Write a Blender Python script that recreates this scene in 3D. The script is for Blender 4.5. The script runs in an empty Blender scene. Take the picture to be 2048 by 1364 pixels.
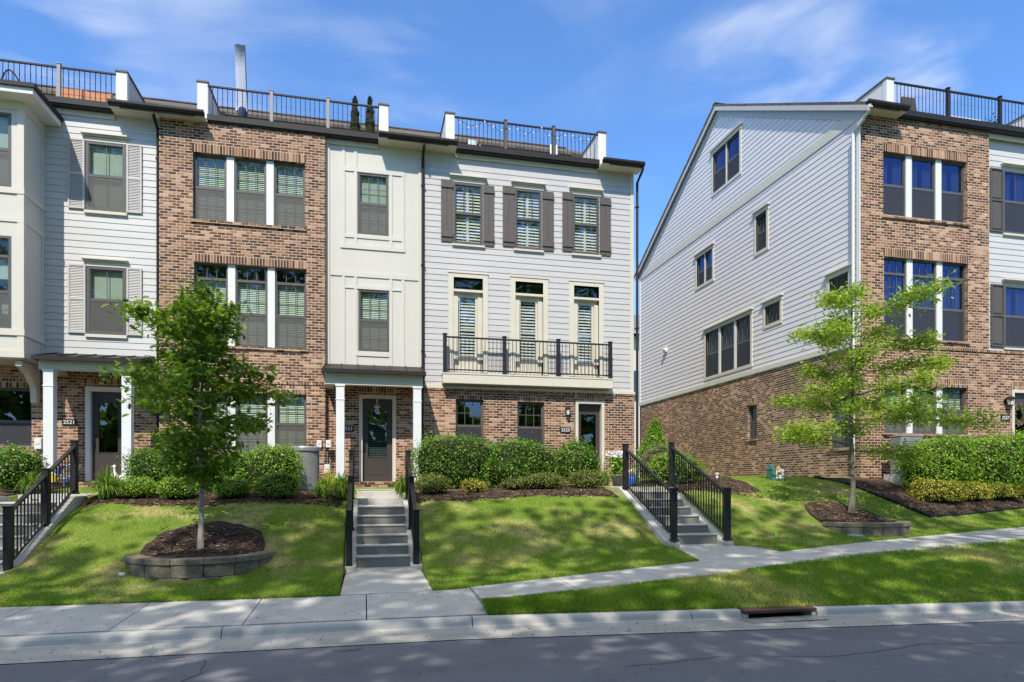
import bpy, math, random
import numpy as np
from mathutils import Vector, Matrix
R = math.radians
random.seed(7); NR = np.random.RandomState(11)
scene = bpy.context.scene
# ---------------------------------------------------------------- camera
CZ = 1.55; FPX = 1297.0; YAW = R(12.78); HOR = 966.0
cam = bpy.data.cameras.new('camera'); cam.sensor_width = 36; cam.lens = FPX/2048*36
cam.shift_y = (HOR-682)/2048; cam.clip_end = 3000; cam.clip_start = 0.1
co = bpy.data.objects.new('camera', cam); scene.collection.objects.link(co)
co.location = (0, 0, CZ); co.rotation_euler = (R(90), 0, -YAW); scene.camera = co
# ---------------------------------------------------------------- sun and sky
SD = Vector((.42, 1.0, -1.30)).normalized()
SUN_EL = math.asin(-SD.z); SUN_AZ = math.atan2(-SD.x, -SD.y)
sl = bpy.data.lights.new('sun', 'SUN'); sl.energy = 4.3; sl.angle = R(.55); sl.color = (1, .93, .82)
so = bpy.data.objects.new('sun', sl); scene.collection.objects.link(so)
so.rotation_euler = SD.to_track_quat('-Z', 'Y').to_euler(); so.location = (-8, -20, 30)
w = bpy.data.worlds.new('World'); scene.world = w; w.use_nodes = True
nt = w.node_tree; nt.nodes.clear()
def N(nt, t, **k):
    n = nt.nodes.new(t)
    for a, b in k.items():
        if a.startswith('_'): n.inputs[int(a[1:]) if a[1:].isdigit() else a[1:]].default_value = b
        else: setattr(n, a, b)
    return n
def L(nt, a, b): nt.links.new(a, b)
sky = N(nt, 'ShaderNodeTexSky', sky_type='NISHITA', sun_disc=False, sun_elevation=SUN_EL, sun_rotation=SUN_AZ)
sky.air_density = 1.0; sky.dust_density = .25; sky.ozone_density = 3.0
tint = N(nt, 'ShaderNodeMixRGB', blend_type='MULTIPLY', _0=1.0); tint.inputs[2].default_value = (.79, 1.10, 1.42, 1)
L(nt, sky.outputs[0], tint.inputs[1])
tc = N(nt, 'ShaderNodeTexCoord')
def pxdir(px, py):
    s, c = math.sin(YAW), math.cos(YAW); u = (px-1024)/FPX; v = (HOR-py)/FPX
    return Vector((s+u*c, c-u*s, v)).normalized()
# thin cirrus: stretched noise, gathered into a few drifts
mp = N(nt, 'ShaderNodeMapping'); mp.inputs['Rotation'].default_value = (R(20), R(-35), R(25)); mp.inputs['Scale'].default_value = (1.3, 3.0, 5.5)
L(nt, tc.outputs['Generated'], mp.inputs[0])
nz = N(nt, 'ShaderNodeTexNoise', _Scale=1.7, _Detail=5.0, _Roughness=.5, _Distortion=.55); L(nt, mp.outputs[0], nz.inputs['Vector'])
rp = N(nt, 'ShaderNodeMapRange', interpolation_type='SMOOTHSTEP'); rp.inputs[1].default_value = .42; rp.inputs[2].default_value = .80
L(nt, nz.outputs[0], rp.inputs[0])
acc = None
for px, py, rad, st in ((1640, 75, .16, 1.0), (1480, 95, .13, .9), (2010, 130, .16, .95), (1850, 40, .16, .9), (30, 80, .19, 1.0), (830, 125, .14, .75), (900, 215, .14, .4), (430, 50, .2, .35), (1300, 520, .16, .5), (1150, 10, .15, .5), (1300, 800, .3, .35)):
    d = pxdir(px, py)
    dt = N(nt, 'ShaderNodeVectorMath', operation='DISTANCE'); dt.inputs[1].default_value = d; L(nt, tc.outputs['Generated'], dt.inputs[0])
    m = N(nt, 'ShaderNodeMapRange', interpolation_type='SMOOTHERSTEP'); m.inputs[1].default_value = rad*1.25; m.inputs[2].default_value = 0; m.inputs[3].default_value = 0; m.inputs[4].default_value = st
    L(nt, dt.outputs['Value'], m.inputs[0])
    if acc is None: acc = m.outputs[0]
    else:
        a = N(nt, 'ShaderNodeMath', operation='MAXIMUM'); L(nt, acc, a.inputs[0]); L(nt, m.outputs[0], a.inputs[1]); acc = a.outputs[0]
cm = N(nt, 'ShaderNodeMath', operation='MULTIPLY', use_clamp=True); L(nt, rp.outputs[0], cm.inputs[0]); L(nt, acc, cm.inputs[1])
# bright overhead cloud sheet above the frame, added as neutral fill for shaded ground
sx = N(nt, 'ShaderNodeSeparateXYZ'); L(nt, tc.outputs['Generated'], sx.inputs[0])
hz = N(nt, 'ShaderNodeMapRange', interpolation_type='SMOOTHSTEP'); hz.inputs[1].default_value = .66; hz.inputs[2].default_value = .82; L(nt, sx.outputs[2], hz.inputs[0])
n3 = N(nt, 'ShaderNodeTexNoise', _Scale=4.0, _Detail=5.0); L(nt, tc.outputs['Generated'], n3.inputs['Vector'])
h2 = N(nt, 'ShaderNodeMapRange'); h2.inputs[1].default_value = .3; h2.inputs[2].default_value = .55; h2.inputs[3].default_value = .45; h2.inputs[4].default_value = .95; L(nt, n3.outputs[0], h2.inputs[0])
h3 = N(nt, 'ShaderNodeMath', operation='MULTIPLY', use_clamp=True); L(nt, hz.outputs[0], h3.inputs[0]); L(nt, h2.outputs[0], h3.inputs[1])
mx = N(nt, 'ShaderNodeMixRGB'); mx.inputs[2].default_value = (5.7, 5.9, 6.3, 1)
L(nt, cm.outputs[0], mx.inputs[0]); L(nt, tint.outputs[0], mx.inputs[1])
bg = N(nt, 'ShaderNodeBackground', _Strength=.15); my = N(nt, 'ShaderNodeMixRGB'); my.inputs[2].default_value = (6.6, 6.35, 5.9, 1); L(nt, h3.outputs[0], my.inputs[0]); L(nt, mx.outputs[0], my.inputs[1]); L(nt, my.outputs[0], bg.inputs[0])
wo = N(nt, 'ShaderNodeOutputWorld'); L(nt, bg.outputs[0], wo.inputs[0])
scene.view_settings.view_transform = 'Standard'; scene.view_settings.look = 'None'
scene.view_settings.exposure = 0.38; scene.view_settings.gamma = 1
scene.cycles.max_bounces = 6; scene.cycles.transparent_max_bounces = 16; scene.cycles.diffuse_bounces = 3
scene.cycles.sample_clamp_indirect = 6
# ---------------------------------------------------------------- picture measurements turned into places
_s, _c = math.sin(YAW), math.cos(YAW)
def ray(px): u = (px-1024)/FPX; return (_s+u*_c)/(_c-u*_s), 1/(_c-u*_s)
def fy(px, py, Y): a, b = ray(px); return a*Y, CZ+(HOR-py)/FPX*b*Y      # on a wall facing the street at depth Y -> x, z
def fx(px, py, X): a, b = ray(px); Y = X/a; return Y, CZ+(HOR-py)/FPX*b*Y  # on the gable wall at x=X -> y, z
def fz(px, py, z): a, b = ray(px); d = (CZ-z)*FPX/(py-HOR); Y = d/b; return a*Y, Y  # on level ground -> x, y
# ---------------------------------------------------------------- mesh building
class MB:
    def __init__(s): s.v = []; s.f = []; s.m = []; s.cur = 0
    def face(s, pts):
        n = len(s.v); s.v += [tuple(p) for p in pts]; s.f.append(tuple(range(n, n+len(pts)))); s.m.append(s.cur)
    def hexa(s, p):  # 8 corners: bottom 4 ccw, top 4 ccw
        n = len(s.v); s.v += [tuple(q) for q in p]
        for f in ((3, 2, 1, 0), (4, 5, 6, 7), (0, 1, 5, 4), (1, 2, 6, 5), (2, 3, 7, 6), (3, 0, 4, 7)): s.f.append(tuple(n+i for i in f)); s.m.append(s.cur)
    def box(s, x0, x1, y0, y1, z0, z1):
        s.hexa([(x0, y0, z0), (x1, y0, z0), (x1, y1, z0), (x0, y1, z0), (x0, y0, z1), (x1, y0, z1), (x1, y1, z1), (x0, y1, z1)])
    def fbox(s, fr, a0, a1, o0, o1, z0, z1):
        q = [fr(a0, o1, z0), fr(a1, o1, z0), fr(a1, o0, z0), fr(a0, o0, z0)]; t = [fr(a0, o1, z1), fr(a1, o1, z1), fr(a1, o0, z1), fr(a0, o0, z1)]
        s.hexa(q+t)
    def prism(s, pts, vec):  # extrude polygon
        n = len(s.v); k = len(pts); s.v += [tuple(p) for p in pts]+[tuple(Vector(p)+Vector(vec)) for p in pts]
        s.f.append(tuple(range(n+k-1, n-1, -1))); s.f.append(tuple(range(n+k, n+2*k))); s.m += [s.cur]*2
        for i in range(k): j = (i+1) % k; s.f.append((n+i, n+j, n+k+j, n+k+i)); s.m.append(s.cur)
    def tube(s, pts, rad, n=8, cap=True):
        rings = []; P = [Vector(p) for p in pts]
        if not hasattr(rad, '__len__'): rad = [rad]*len(P)
        for i, p in enumerate(P):
            d = (P[min(i+1, len(P)-1)]-P[max(i-1, 0)]).normalized()
            a = Vector((0, 0, 1)) if abs(d.z) < .9 else Vector((1, 0, 0))
            u = d.cross(a).normalized(); v = d.cross(u)
            b = len(s.v); s.v += [tuple(p+(u*math.cos(2*math.pi*k/n)+v*math.sin(2*math.pi*k/n))*rad[i]) for k in range(n)]; rings.append(b)
        for a, b in zip(rings, rings[1:]):
            for k in range(n): s.f.append((a+k, a+(k+1) % n, b+(k+1) % n, b+k)); s.m.append(s.cur)
        if cap: s.f.append(tuple(rings[0]+k for k in range(n))); s.f.append(tuple(rings[-1]+k for k in range(n-1, -1, -1))); s.m += [s.cur]*2
    def lathe(s, c, prof, n=16):  # prof: (r,z)
        rings = []
        for r_, z in prof:
            b = len(s.v); s.v += [(c[0]+r_*math.cos(2*math.pi*k/n), c[1]+r_*math.sin(2*math.pi*k/n), c[2]+z) for k in range(n)]; rings.append(b)
        for a, b in zip(rings, rings[1:]):
            for k in range(n): s.f.append((a+k, a+(k+1) % n, b+(k+1) % n, b+k)); s.m.append(s.cur)
        s.f.append(tuple(rings[0]+k for k in range(n-1, -1, -1))); s.f.append(tuple(rings[-1]+k for k in range(n))); s.m += [s.cur]*2
    def build(s, name, mat, parent=None, smooth=False, bevel=0):
        me = bpy.data.meshes.new(name); me.from_pydata(s.v, [], s.f)
        mats = mat if isinstance(mat, (list, tuple)) else [mat]
        for m in mats: me.materials.append(m)
        if len(mats) > 1: me.polygons.foreach_set('material_index', s.m)
        if smooth: me.polygons.foreach_set('use_smooth', [True]*len(me.polygons))
        me.update()
        return link(name, me, parent, bevel)
def link(name, me, parent=None, bevel=0):
    o = bpy.data.objects.new(name, me); scene.collection.objects.link(o)
    if bevel:
        b = o.modifiers.new('bevel', 'BEVEL'); b.width = bevel; b.segments = 2; b.limit_method = 'ANGLE'
    if parent is not None:
        o.parent = parent; o.location = -W[parent.name]; W[o.name] = W[parent.name]+o.location
    else: W[o.name] = Vector((0, 0, 0))
    return o
W = {}   # where each object's origin stands in the world (no rotations are used)
def thing(name, label, cat, loc=(0, 0, 0), group=None):
    o = bpy.data.objects.new(name, None); scene.collection.objects.link(o); o.location = loc; o.empty_display_size = .3
    W[o.name] = Vector(loc); o['label'] = label; o['category'] = cat
    if group: o['group'] = group
    return o
def tag(o, label, cat, group=None):
    o['label'] = label; o['category'] = cat
    if group: o['group'] = group
    return o
def kind(o, k, label=None):
    o['kind'] = k
    if label: o['label'] = label
    return o
def npmesh(name, verts, faces_n, mat, parent=None, var=None, smooth=False):
    """verts (K, n, 3): K polygons with n corners each"""
    K, n = verts.shape[0], verts.shape[1]
    me = bpy.data.meshes.new(name); me.vertices.add(K*n); me.vertices.foreach_set('co', verts.reshape(-1).astype(np.float32))
    me.loops.add(K*n); me.loops.foreach_set('vertex_index', np.arange(K*n, dtype=np.int32))
    me.polygons.add(K); me.polygons.foreach_set('loop_start', np.arange(0, K*n, n, dtype=np.int32)); me.polygons.foreach_set('loop_total', np.full(K, n, dtype=np.int32))
    if var is not None:
        at = me.attributes.new('var', 'FLOAT', 'POINT'); at.data.foreach_set('value', np.repeat(var, n).astype(np.float32))
    me.materials.append(mat); me.update(calc_edges=True); me.validate()
    return link(name, me, parent)
# ---------------------------------------------------------------- materials
def mat(name, col, rough=.6, metal=0, spec=.5, noise=None, bump=None, coat=0):
    m = bpy.data.materials.new(name); m.use_nodes = True; t = m.node_tree; b = t.nodes['Principled BSDF']
    b.inputs['Base Color'].default_value = (*col, 1); b.inputs['Roughness'].default_value = rough; b.inputs['Metallic'].default_value = metal
    b.inputs['Specular IOR Level'].default_value = spec
    geo = N(t, 'ShaderNodeNewGeometry')
    if noise:   # (scale, second colour, amount, stretch)
        sc, c2, amt = noise[:3]; st = noise[3] if len(noise) > 3 else (1, 1, 1)
        mp = N(t, 'ShaderNodeMapping'); mp.inputs['Scale'].default_value = st; L(t, geo.outputs['Position'], mp.inputs[0])
        n = N(t, 'ShaderNodeTexNoise', _Scale=sc, _Detail=6.0, _Roughness=.65); L(t, mp.outputs[0], n.inputs['Vector'])
        mr = N(t, 'ShaderNodeMapRange'); mr.inputs[1].default_value = .35; mr.inputs[2].default_value = .68; mr.inputs[4].default_value = amt; L(t, n.outputs[0], mr.inputs[0])
        x = N(t, 'ShaderNodeMixRGB'); x.inputs[1].default_value = (*col, 1); x.inputs[2].default_value = (*c2, 1)
        L(t, mr.outputs[0], x.inputs[0]); L(t, x.outputs[0], b.inputs['Base Color'])
    if bump:    # (scale, strength, distance)
        n2 = N(t, 'ShaderNodeTexNoise', _Scale=bump[0], _Detail=5.0); L(t, geo.outputs['Position'], n2.inputs['Vector'])
        bp = N(t, 'ShaderNodeBump', _Strength=bump[1], _Distance=bump[2]); L(t, n2.outputs[0], bp.inputs['Height']); L(t, bp.outputs[0], b.inputs['Normal'])
    return m
def wallvec(t, swap=False, offs=(0, 0)):
    """brick coordinates from the world position: along the wall, height"""
    geo = N(t, 'ShaderNodeNewGeometry'); sp = N(t, 'ShaderNodeSeparateXYZ'); L(t, geo.outputs['Position'], sp.inputs[0])
    sn = N(t, 'ShaderNodeSeparateXYZ'); L(t, geo.outputs['True Normal'], sn.inputs[0])
    ab = N(t, 'ShaderNodeMath', operation='ABSOLUTE'); L(t, sn.outputs[0], ab.inputs[0])
    gt = N(t, 'ShaderNodeMath', operation='GREATER_THAN', _1=.6); L(t, ab.outputs[0], gt.inputs[0])
    mx = N(t, 'ShaderNodeMix', data_type='FLOAT'); L(t, gt.outputs[0], mx.inputs[0]); L(t, sp.outputs[0], mx.inputs[2]); L(t, sp.outputs[1], mx.inputs[3])
    cb = N(t, 'ShaderNodeCombineXYZ')
    L(t, mx.outputs[0], cb.inputs[1 if swap else 0]); L(t, sp.outputs[2], cb.inputs[0 if swap else 1])
    ad = N(t, 'ShaderNodeVectorMath', operation='ADD'); ad.inputs[1].default_value = (offs[0], offs[1], 0); L(t, cb.outputs[0], ad.inputs[0])
    return ad.outputs[0], geo
def brick_mat(name, swap=False, bw=.205, bh=.0765, off=.5):
    m = bpy.data.materials.new(name); m.use_nodes = True; t = m.node_tree; b = t.nodes['Principled BSDF']
    vec, geo = wallvec(t, swap, (0.03, .02))
    br = N(t, 'ShaderNodeTexBrick', offset=off, _Scale=1.0); L(t, vec, br.inputs['Vector'])
    br.inputs['Brick Width'].default_value = bw; br.inputs['Row Height'].default_value = bh; br.inputs['Mortar Size'].default_value = .0105; br.inputs['Mortar Smooth'].default_value = .3
    br.inputs['Color1'].default_value = (0, 0, 0, 1); br.inputs['Color2'].default_value = (1, 1, 1, 1); br.inputs['Bias'].default_value = 0
    br.inputs['Mortar'].default_value = (0, 0, 0, 1)
    n0 = N(t, 'ShaderNodeTexNoise', _Scale=.45, _Detail=3.0); L(t, geo.outputs['Position'], n0.inputs['Vector'])
    ad = N(t, 'ShaderNodeMath', operation='MULTIPLY_ADD', _1=.9, _2=-.45); L(t, n0.outputs[0], ad.inputs[0])
    sm = N(t, 'ShaderNodeMath', operation='ADD'); L(t, br.outputs['Color'], sm.inputs[0]); L(t, ad.outputs[0], sm.inputs[1])
    cr = N(t, 'ShaderNodeValToRGB'); L(t, sm.outputs[0], cr.inputs[0]); e = cr.color_ramp.elements
    e[0].position = .0; e[0].color = (.06, .036, .028, 1); e[1].position = 1.0; e[1].color = (.50, .34, .235, 1)
    for p, c_ in ((.22, (.10, .052, .036)), (.42, (.175, .078, .046)), (.6, (.235, .12, .072)), (.8, (.33, .185, .115))):
        k = e.new(p); k.color = (*c_, 1)
    n1 = N(t, 'ShaderNodeTexNoise', _Scale=38.0, _Detail=5.0, _Roughness=.7); L(t, geo.outputs['Position'], n1.inputs['Vector'])
    mr = N(t, 'ShaderNodeMapRange'); mr.inputs[1].default_value = .3; mr.inputs[2].default_value = .7; mr.inputs[3].default_value = .68; mr.inputs[4].default_value = 1.3; L(t, n1.outputs[0], mr.inputs[0])
    mu = N(t, 'ShaderNodeMixRGB', blend_type='MULTIPLY', _0=1.0); L(t, cr.outputs[0], mu.inputs[1]); L(t, mr.outputs[0], mu.inputs[2])
    mo = N(t, 'ShaderNodeMixRGB'); L(t, br.outputs['Fac'], mo.inputs[0]); L(t, mu.outputs[0], mo.inputs[1]); mo.inputs[2].default_value = (.53, .405, .30, 1)
    L(t, mo.outputs[0], b.inputs['Base Color']); b.inputs['Roughness'].default_value = .9; b.inputs['Specular IOR Level'].default_value = .25
    hh = N(t, 'ShaderNodeMath', operation='MULTIPLY_ADD', _1=-1.0, _2=1.0); L(t, br.outputs['Fac'], hh.inputs[0])
    h2 = N(t, 'ShaderNodeMath', operation='MULTIPLY_ADD', _1=.25); L(t, n1.outputs[0], h2.inputs[0]); L(t, hh.outputs[0], h2.inputs[2])
    bp = N(t, 'ShaderNodeBump', _Strength=.7, _Distance=.012); L(t, h2.outputs[0], bp.inputs['Height']); L(t, bp.outputs[0], b.inputs['Normal'])
    return m
def leaf_mat(name, c0, c1, c2, trans=.35, rough=.5):
    m = bpy.data.materials.new(name); m.use_nodes = True; t = m.node_tree; b = t.nodes['Principled BSDF']; out = t.nodes['Material Output']
    at = N(t, 'ShaderNodeAttribute', attribute_name='var'); cr = N(t, 'ShaderNodeValToRGB'); L(t, at.outputs['Fac'], cr.inputs[0])
    e = cr.color_ramp.elements; e[0].color = (*c0, 1); e[1].color = (*c2, 1); k = e.new(.55); k.color = (*c1, 1)
    L(t, cr.outputs[0], b.inputs['Base Color']); b.inputs['Roughness'].default_value = rough; b.inputs['Specular IOR Level'].default_value = .35
    tr = N(t, 'ShaderNodeBsdfTranslucent'); hs = N(t, 'ShaderNodeMixRGB', blend_type='MULTIPLY', _0=1.0); L(t, cr.outputs[0], hs.inputs[1]); hs.inputs[2].default_value = (1.5, 1.5, .7, 1); L(t, hs.outputs[0], tr.inputs[0])
    mx = N(t, 'ShaderNodeMixShader', _0=trans); L(t, b.outputs[0], mx.inputs[1]); L(t, tr.outputs[0], mx.inputs[2]); L(t, mx.outputs[0], out.inputs[0])
    return m
def glass_mat(name, tintc, refl=1.0, gc=(.9, .95, 1)):
    m = bpy.data.materials.new(name); m.use_nodes = True; t = m.node_tree; t.nodes.remove(t.nodes['Principled BSDF']); out = t.nodes['Material Output']
    lw = N(t, 'ShaderNodeLayerWeight', _Blend=.5); pw = N(t, 'ShaderNodeMath', operation='POWER', _1=4.0); L(t, lw.outputs['Facing'], pw.inputs[0])
    ml = N(t, 'ShaderNodeMath', operation='MULTIPLY_ADD', use_clamp=True, _1=.9, _2=.085*refl); L(t, pw.outputs[0], ml.inputs[0])
    tr = N(t, 'ShaderNodeBsdfTransparent'); tr.inputs[0].default_value = (*tintc, 1)
    geo = N(t, 'ShaderNodeNewGeometry'); nn = N(t, 'ShaderNodeTexNoise', _Scale=1.6, _Detail=1.0); L(t, geo.outputs['Position'], nn.inputs['Vector'])
    bp = N(t, 'ShaderNodeBump', _Strength=.12, _Distance=.03); L(t, nn.outputs[0], bp.inputs['Height'])
    gl = N(t, 'ShaderNodeBsdfGlossy', _Roughness=.015); gl.inputs[0].default_value = (*gc, 1); L(t, bp.outputs[0], gl.inputs['Normal'])
    mx = N(t, 'ShaderNodeMixShader'); L(t, ml.outputs[0], mx.inputs[0]); L(t, tr.outputs[0], mx.inputs[1]); L(t, gl.outputs[0], mx.inputs[2]); L(t, mx.outputs[0], out.inputs[0])
    return m
M = {}
M['brick'] = brick_mat('brick'); M['soldier'] = brick_mat('brick_on_end', True, .30, .0785, 0.0); M['rowlock'] = brick_mat('brick_on_edge', True, .20, .0785, 0.0)
def siding(name, c, c2): return mat(name, c, .55, noise=(1.1, c2, .8, (.35, .35, 3.2)), bump=(60, .12, .003))
M['siding_white'] = siding('white_siding', (.56, .555, .54), (.50, .495, .48))
M['siding_grey'] = siding('grey_siding', (.51, .495, .485), (.455, .44, .43))
M['siding_side'] = siding('lavender_grey_siding', (.72, .685, .675), (.65, .615, .61))
M['siding_olive'] = siding('olive_siding', (.34, .33, .26), (.28, .27, .21))
M['panel'] = mat('cream_panel', (.60, .575, .51), .5, noise=(.9, (.55, .525, .465), .8, (1, 1, .3)), bump=(70, .08, .002))
M['trim'] = mat('cream_trim', (.64, .595, .49), .45, noise=(2.2, (.57, .53, .44), .7), bump=(50, .08, .002))
M['white'] = mat('white_paint', (.70, .695, .67), .4, noise=(3, (.72, .72, .70), .6))
M['column'] = mat('column_paint', (.72, .74, .73), .4, noise=(3, (.66, .68, .67), .6))
M['bronze'] = mat('bronze_grey_frame', (.105, .098, .09), .4, noise=(8, (.085, .08, .072), .7))
M['shutter'] = mat('brown_grey_shutter', (.10, .086, .076), .6, noise=(6, (.075, .064, .056), .9, (6, 6, .6)), bump=(60, .25, .004))
M['louver'] = mat('light_grey_shutter', (.50, .48, .46), .55, noise=(6, (.44, .42, .40), .8))
M['railgrey'] = mat('taupe_post', (.27, .255, .235), .5)
M['black'] = mat('black_metal', (.012, .012, .014), .5, spec=.3, noise=(14, (.030, .029, .030), .8), bump=(180, .08, .001))
M['blacktrim'] = mat('black_gutter', (.016, .0145, .014), .55, spec=.3, noise=(5, (.026, .023, .021), .8))
M['door'] = mat('brown_black_door', (.062, .052, .048), .38, noise=(7, (.048, .04, .037), .8, (5, 5, .6)))
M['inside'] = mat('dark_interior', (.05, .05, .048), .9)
M['blind'] = mat('pale_blind', (.74, .76, .70), .6); M['curtain'] = mat('pale_curtain', (.50, .52, .50), .8)
M['glass'] = glass_mat('window_glass', (.72, .80, .72), .8); M['glassdark'] = glass_mat('dark_glass', (.30, .36, .36), 1.1); M['glassblue'] = glass_mat('blue_glass', (.22, .25, .33), 1.9, (.32, .44, .85)); M['glassmid'] = glass_mat('clear_glass', (.84, .88, .85), 1.7)
def screen_mat(nm='insect_screen', col=(.125, .12, .108), f=.6):
    m = bpy.data.materials.new(nm); m.use_nodes = True; t = m.node_tree; b = t.nodes['Principled BSDF']; out = t.nodes['Material Output']
    b.inputs['Base Color'].default_value = (*col, 1); b.inputs['Roughness'].default_value = .6
    tr = N(t, 'ShaderNodeBsdfTransparent'); mx = N(t, 'ShaderNodeMixShader', _0=f); L(t, tr.outputs[0], mx.inputs[1]); L(t, b.outputs[0], mx.inputs[2]); L(t, mx.outputs[0], out.inputs[0])
    return m
M['screen'] = screen_mat(); M['screendark'] = screen_mat('dark_insect_screen', (.045, .045, .05), .7)
M['brass'] = mat('dull_brass', (.35, .27, .14), .4, metal=.9); M['steel'] = mat('grey_steel', (.27, .275, .27), .45, metal=.3, noise=(5, (.34, .35, .34), .7))
def shingle_mat():
    m = bpy.data.materials.new('brown_shingle'); m.use_nodes = True; t = m.node_tree; b = t.nodes['Principled BSDF']
    geo = N(t, 'ShaderNodeNewGeometry'); br = N(t, 'ShaderNodeTexBrick', offset=.37, _Scale=1.0); L(t, geo.outputs['Position'], br.inputs['Vector'])
    br.inputs['Brick Width'].default_value = .3; br.inputs['Row Height'].default_value = .125; br.inputs['Mortar Size'].default_value = .006
    br.inputs['Color1'].default_value = (.075, .062, .052, 1); br.inputs['Color2'].default_value = (.145, .12, .10, 1); br.inputs['Mortar'].default_value = (.03, .026, .022, 1)
    n = N(t, 'ShaderNodeTexNoise', _Scale=60.0, _Detail=4.0); L(t, geo.outputs['Position'], n.inputs['Vector'])
    mu = N(t, 'ShaderNodeMixRGB', blend_type='OVERLAY', _0=.7); L(t, br.outputs[0], mu.inputs[1]); L(t, n.outputs[0], mu.inputs[2]); L(t, mu.outputs[0], b.inputs['Base Color'])
    b.inputs['Roughness'].default_value = .95; bp = N(t, 'ShaderNodeBump', _Strength=.8, _Distance=.02); L(t, n.outputs[0], bp.inputs['Height']); L(t, bp.outputs[0], b.inputs['Normal'])
    return m
M['shingle'] = shingle_mat()
def layered(name, base, layers, rough=.85, bump=(40, .3, .01), spec=.3):
    """base colour with patches: (scale, colour, lo, hi, amount, stretch)"""
    m = bpy.data.materials.new(name); m.use_nodes = True; t = m.node_tree; b = t.nodes['Principled BSDF']; geo = N(t, 'ShaderNodeNewGeometry')
    cur = N(t, 'ShaderNodeRGB'); cur.outputs[0].default_value = (*base, 1); cur = cur.outputs[0]
    for i, (sc, col, lo, hi, amt, st) in enumerate(layers):
        mp = N(t, 'ShaderNodeMapping'); mp.inputs['Scale'].default_value = st; mp.inputs['Location'].default_value = (i*7.3, i*3.1, i); L(t, geo.outputs['Position'], mp.inputs[0])
        n = N(t, 'ShaderNodeTexNoise', _Scale=sc, _Detail=6.0, _Roughness=.62); L(t, mp.outputs[0], n.inputs['Vector'])
        mr = N(t, 'ShaderNodeMapRange'); mr.inputs[1].default_value = lo; mr.inputs[2].default_value = hi; mr.inputs[4].default_value = amt; L(t, n.outputs[0], mr.inputs[0])
        x = N(t, 'ShaderNodeMixRGB'); L(t, mr.outputs[0], x.inputs[0]); L(t, cur, x.inputs[1]); x.inputs[2].default_value = (*col, 1); cur = x.outputs[0]
    L(t, cur, b.inputs['Base Color']); b.inputs['Roughness'].default_value = rough; b.inputs['Specular IOR Level'].default_value = spec
    n2 = N(t, 'ShaderNodeTexNoise', _Scale=bump[0], _Detail=6.0, _Roughness=.7); L(t, geo.outputs['Position'], n2.inputs['Vector'])
    bp = N(t, 'ShaderNodeBump', _Strength=bump[1], _Distance=bump[2]); L(t, n2.outputs[0], bp.inputs['Height']); L(t, bp.outputs[0], b.inputs['Normal'])
    return m
one = (1, 1, 1)
M['concrete'] = layered('pale_concrete', (.53, .51, .475), [(1.2, (.43, .42, .395), .4, .7, .8, one), (.35, (.50, .48, .44), .45, .65, .7, (1, 3, 1)), (5, (.33, .315, .29), .56, .72, .7, one), (16, (.28, .26, .235), .62, .74, .6, one), (70, (.34, .33, .31), .5, .7, .4, one)], bump=(120, .2, .003))
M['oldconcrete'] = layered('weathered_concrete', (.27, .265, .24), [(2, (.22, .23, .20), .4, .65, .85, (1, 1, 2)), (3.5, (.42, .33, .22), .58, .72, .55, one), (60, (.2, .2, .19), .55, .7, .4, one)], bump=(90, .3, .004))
M['asphalt'] = layered('worn_asphalt', (.158, .160, .184), [(.5, (.12, .121, .142), .4, .65, .8, (.4, 1.5, 1)), (14, (.24, .235, .25), .6, .72, .5, one), (1.3, (.11, .105, .12), .60, .70, .6, (1, 1, 1)), (2.5, (.18, .172, .165), .5, .72, .6, one), (90, (.26, .25, .24), .58, .7, .55, one), (70, (.06, .06, .062), .56, .7, .6, one)], bump=(150, .5, .004))
M['gutterpan'] = layered('gutter_concrete', (.44, .42, .385), [(1.5, (.27, .26, .24), .4, .68, .8, (.3, 2, 1)), (60, (.25, .24, .22), .5, .7, .5, one)], bump=(120, .25, .003))
M['soil'] = layered('lawn_soil', (.15, .22, .035), [(1.1, (.44, .36, .17), .50, .66, .9, one), (5, (.08, .12, .02), .5, .7, .6, one), (45, (.06, .06, .025), .5, .68, .7, one)], bump=(60, .8, .02), rough=1, spec=.1)
M['mulch'] = layered('brown_mulch', (.066, .046, .036), [(14, (.14, .10, .075), .5, .66, .9, one), (30, (.028, .018, .014), .5, .62, .9, one), (2.5, (.30, .17, .09), .58, .70, .7, one), (55, (.33, .25, .18), .64, .72, .8, one)], bump=(45, 1, .03), rough=1, spec=.1)
M['stone'] = layered('split_face_block', (.22, .185, .14), [(4, (.34, .25, .15), .5, .65, .8, one), (7, (.13, .12, .10), .5, .68, .8, one), (45, (.1, .09, .075), .5, .7, .6, one)], bump=(22, 1, .03))
M['bark'] = layered('grey_bark', (.17, .145, .115), [(9, (.10, .085, .068), .45, .65, .9, (3, 3, .5)), (30, (.25, .22, .19), .55, .7, .6, (2, 2, .6))], bump=(30, .8, .015))
M['bark_pale'] = layered('pale_bark', (.30, .27, .24), [(9, (.20, .18, .155), .45, .65, .8, (3, 3, .5)), (30, (.4, .38, .35), .55, .7, .6, (2, 2, .6))], bump=(30, .6, .01))
M['iron'] = layered('rusty_cast_iron', (.085, .045, .042), [(8, (.14, .075, .06), .5, .7, .8, one)], bump=(80, .4, .003), rough=.7)
M['dark'] = mat('black_void', (.006, .006, .006), 1)
M['leaf_oak'] = leaf_mat('oak_leaf', (.055, .115, .013), (.125, .22, .022), (.27, .37, .045), .45)
M['leaf_street'] = leaf_mat('street_tree_leaf', (.07, .15, .02), (.13, .24, .03), (.24, .36, .05), .5)
M['leaf_lime'] = leaf_mat('feathery_leaf', (.12, .19, .022), (.26, .38, .045), (.46, .56, .10), .42)
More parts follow.
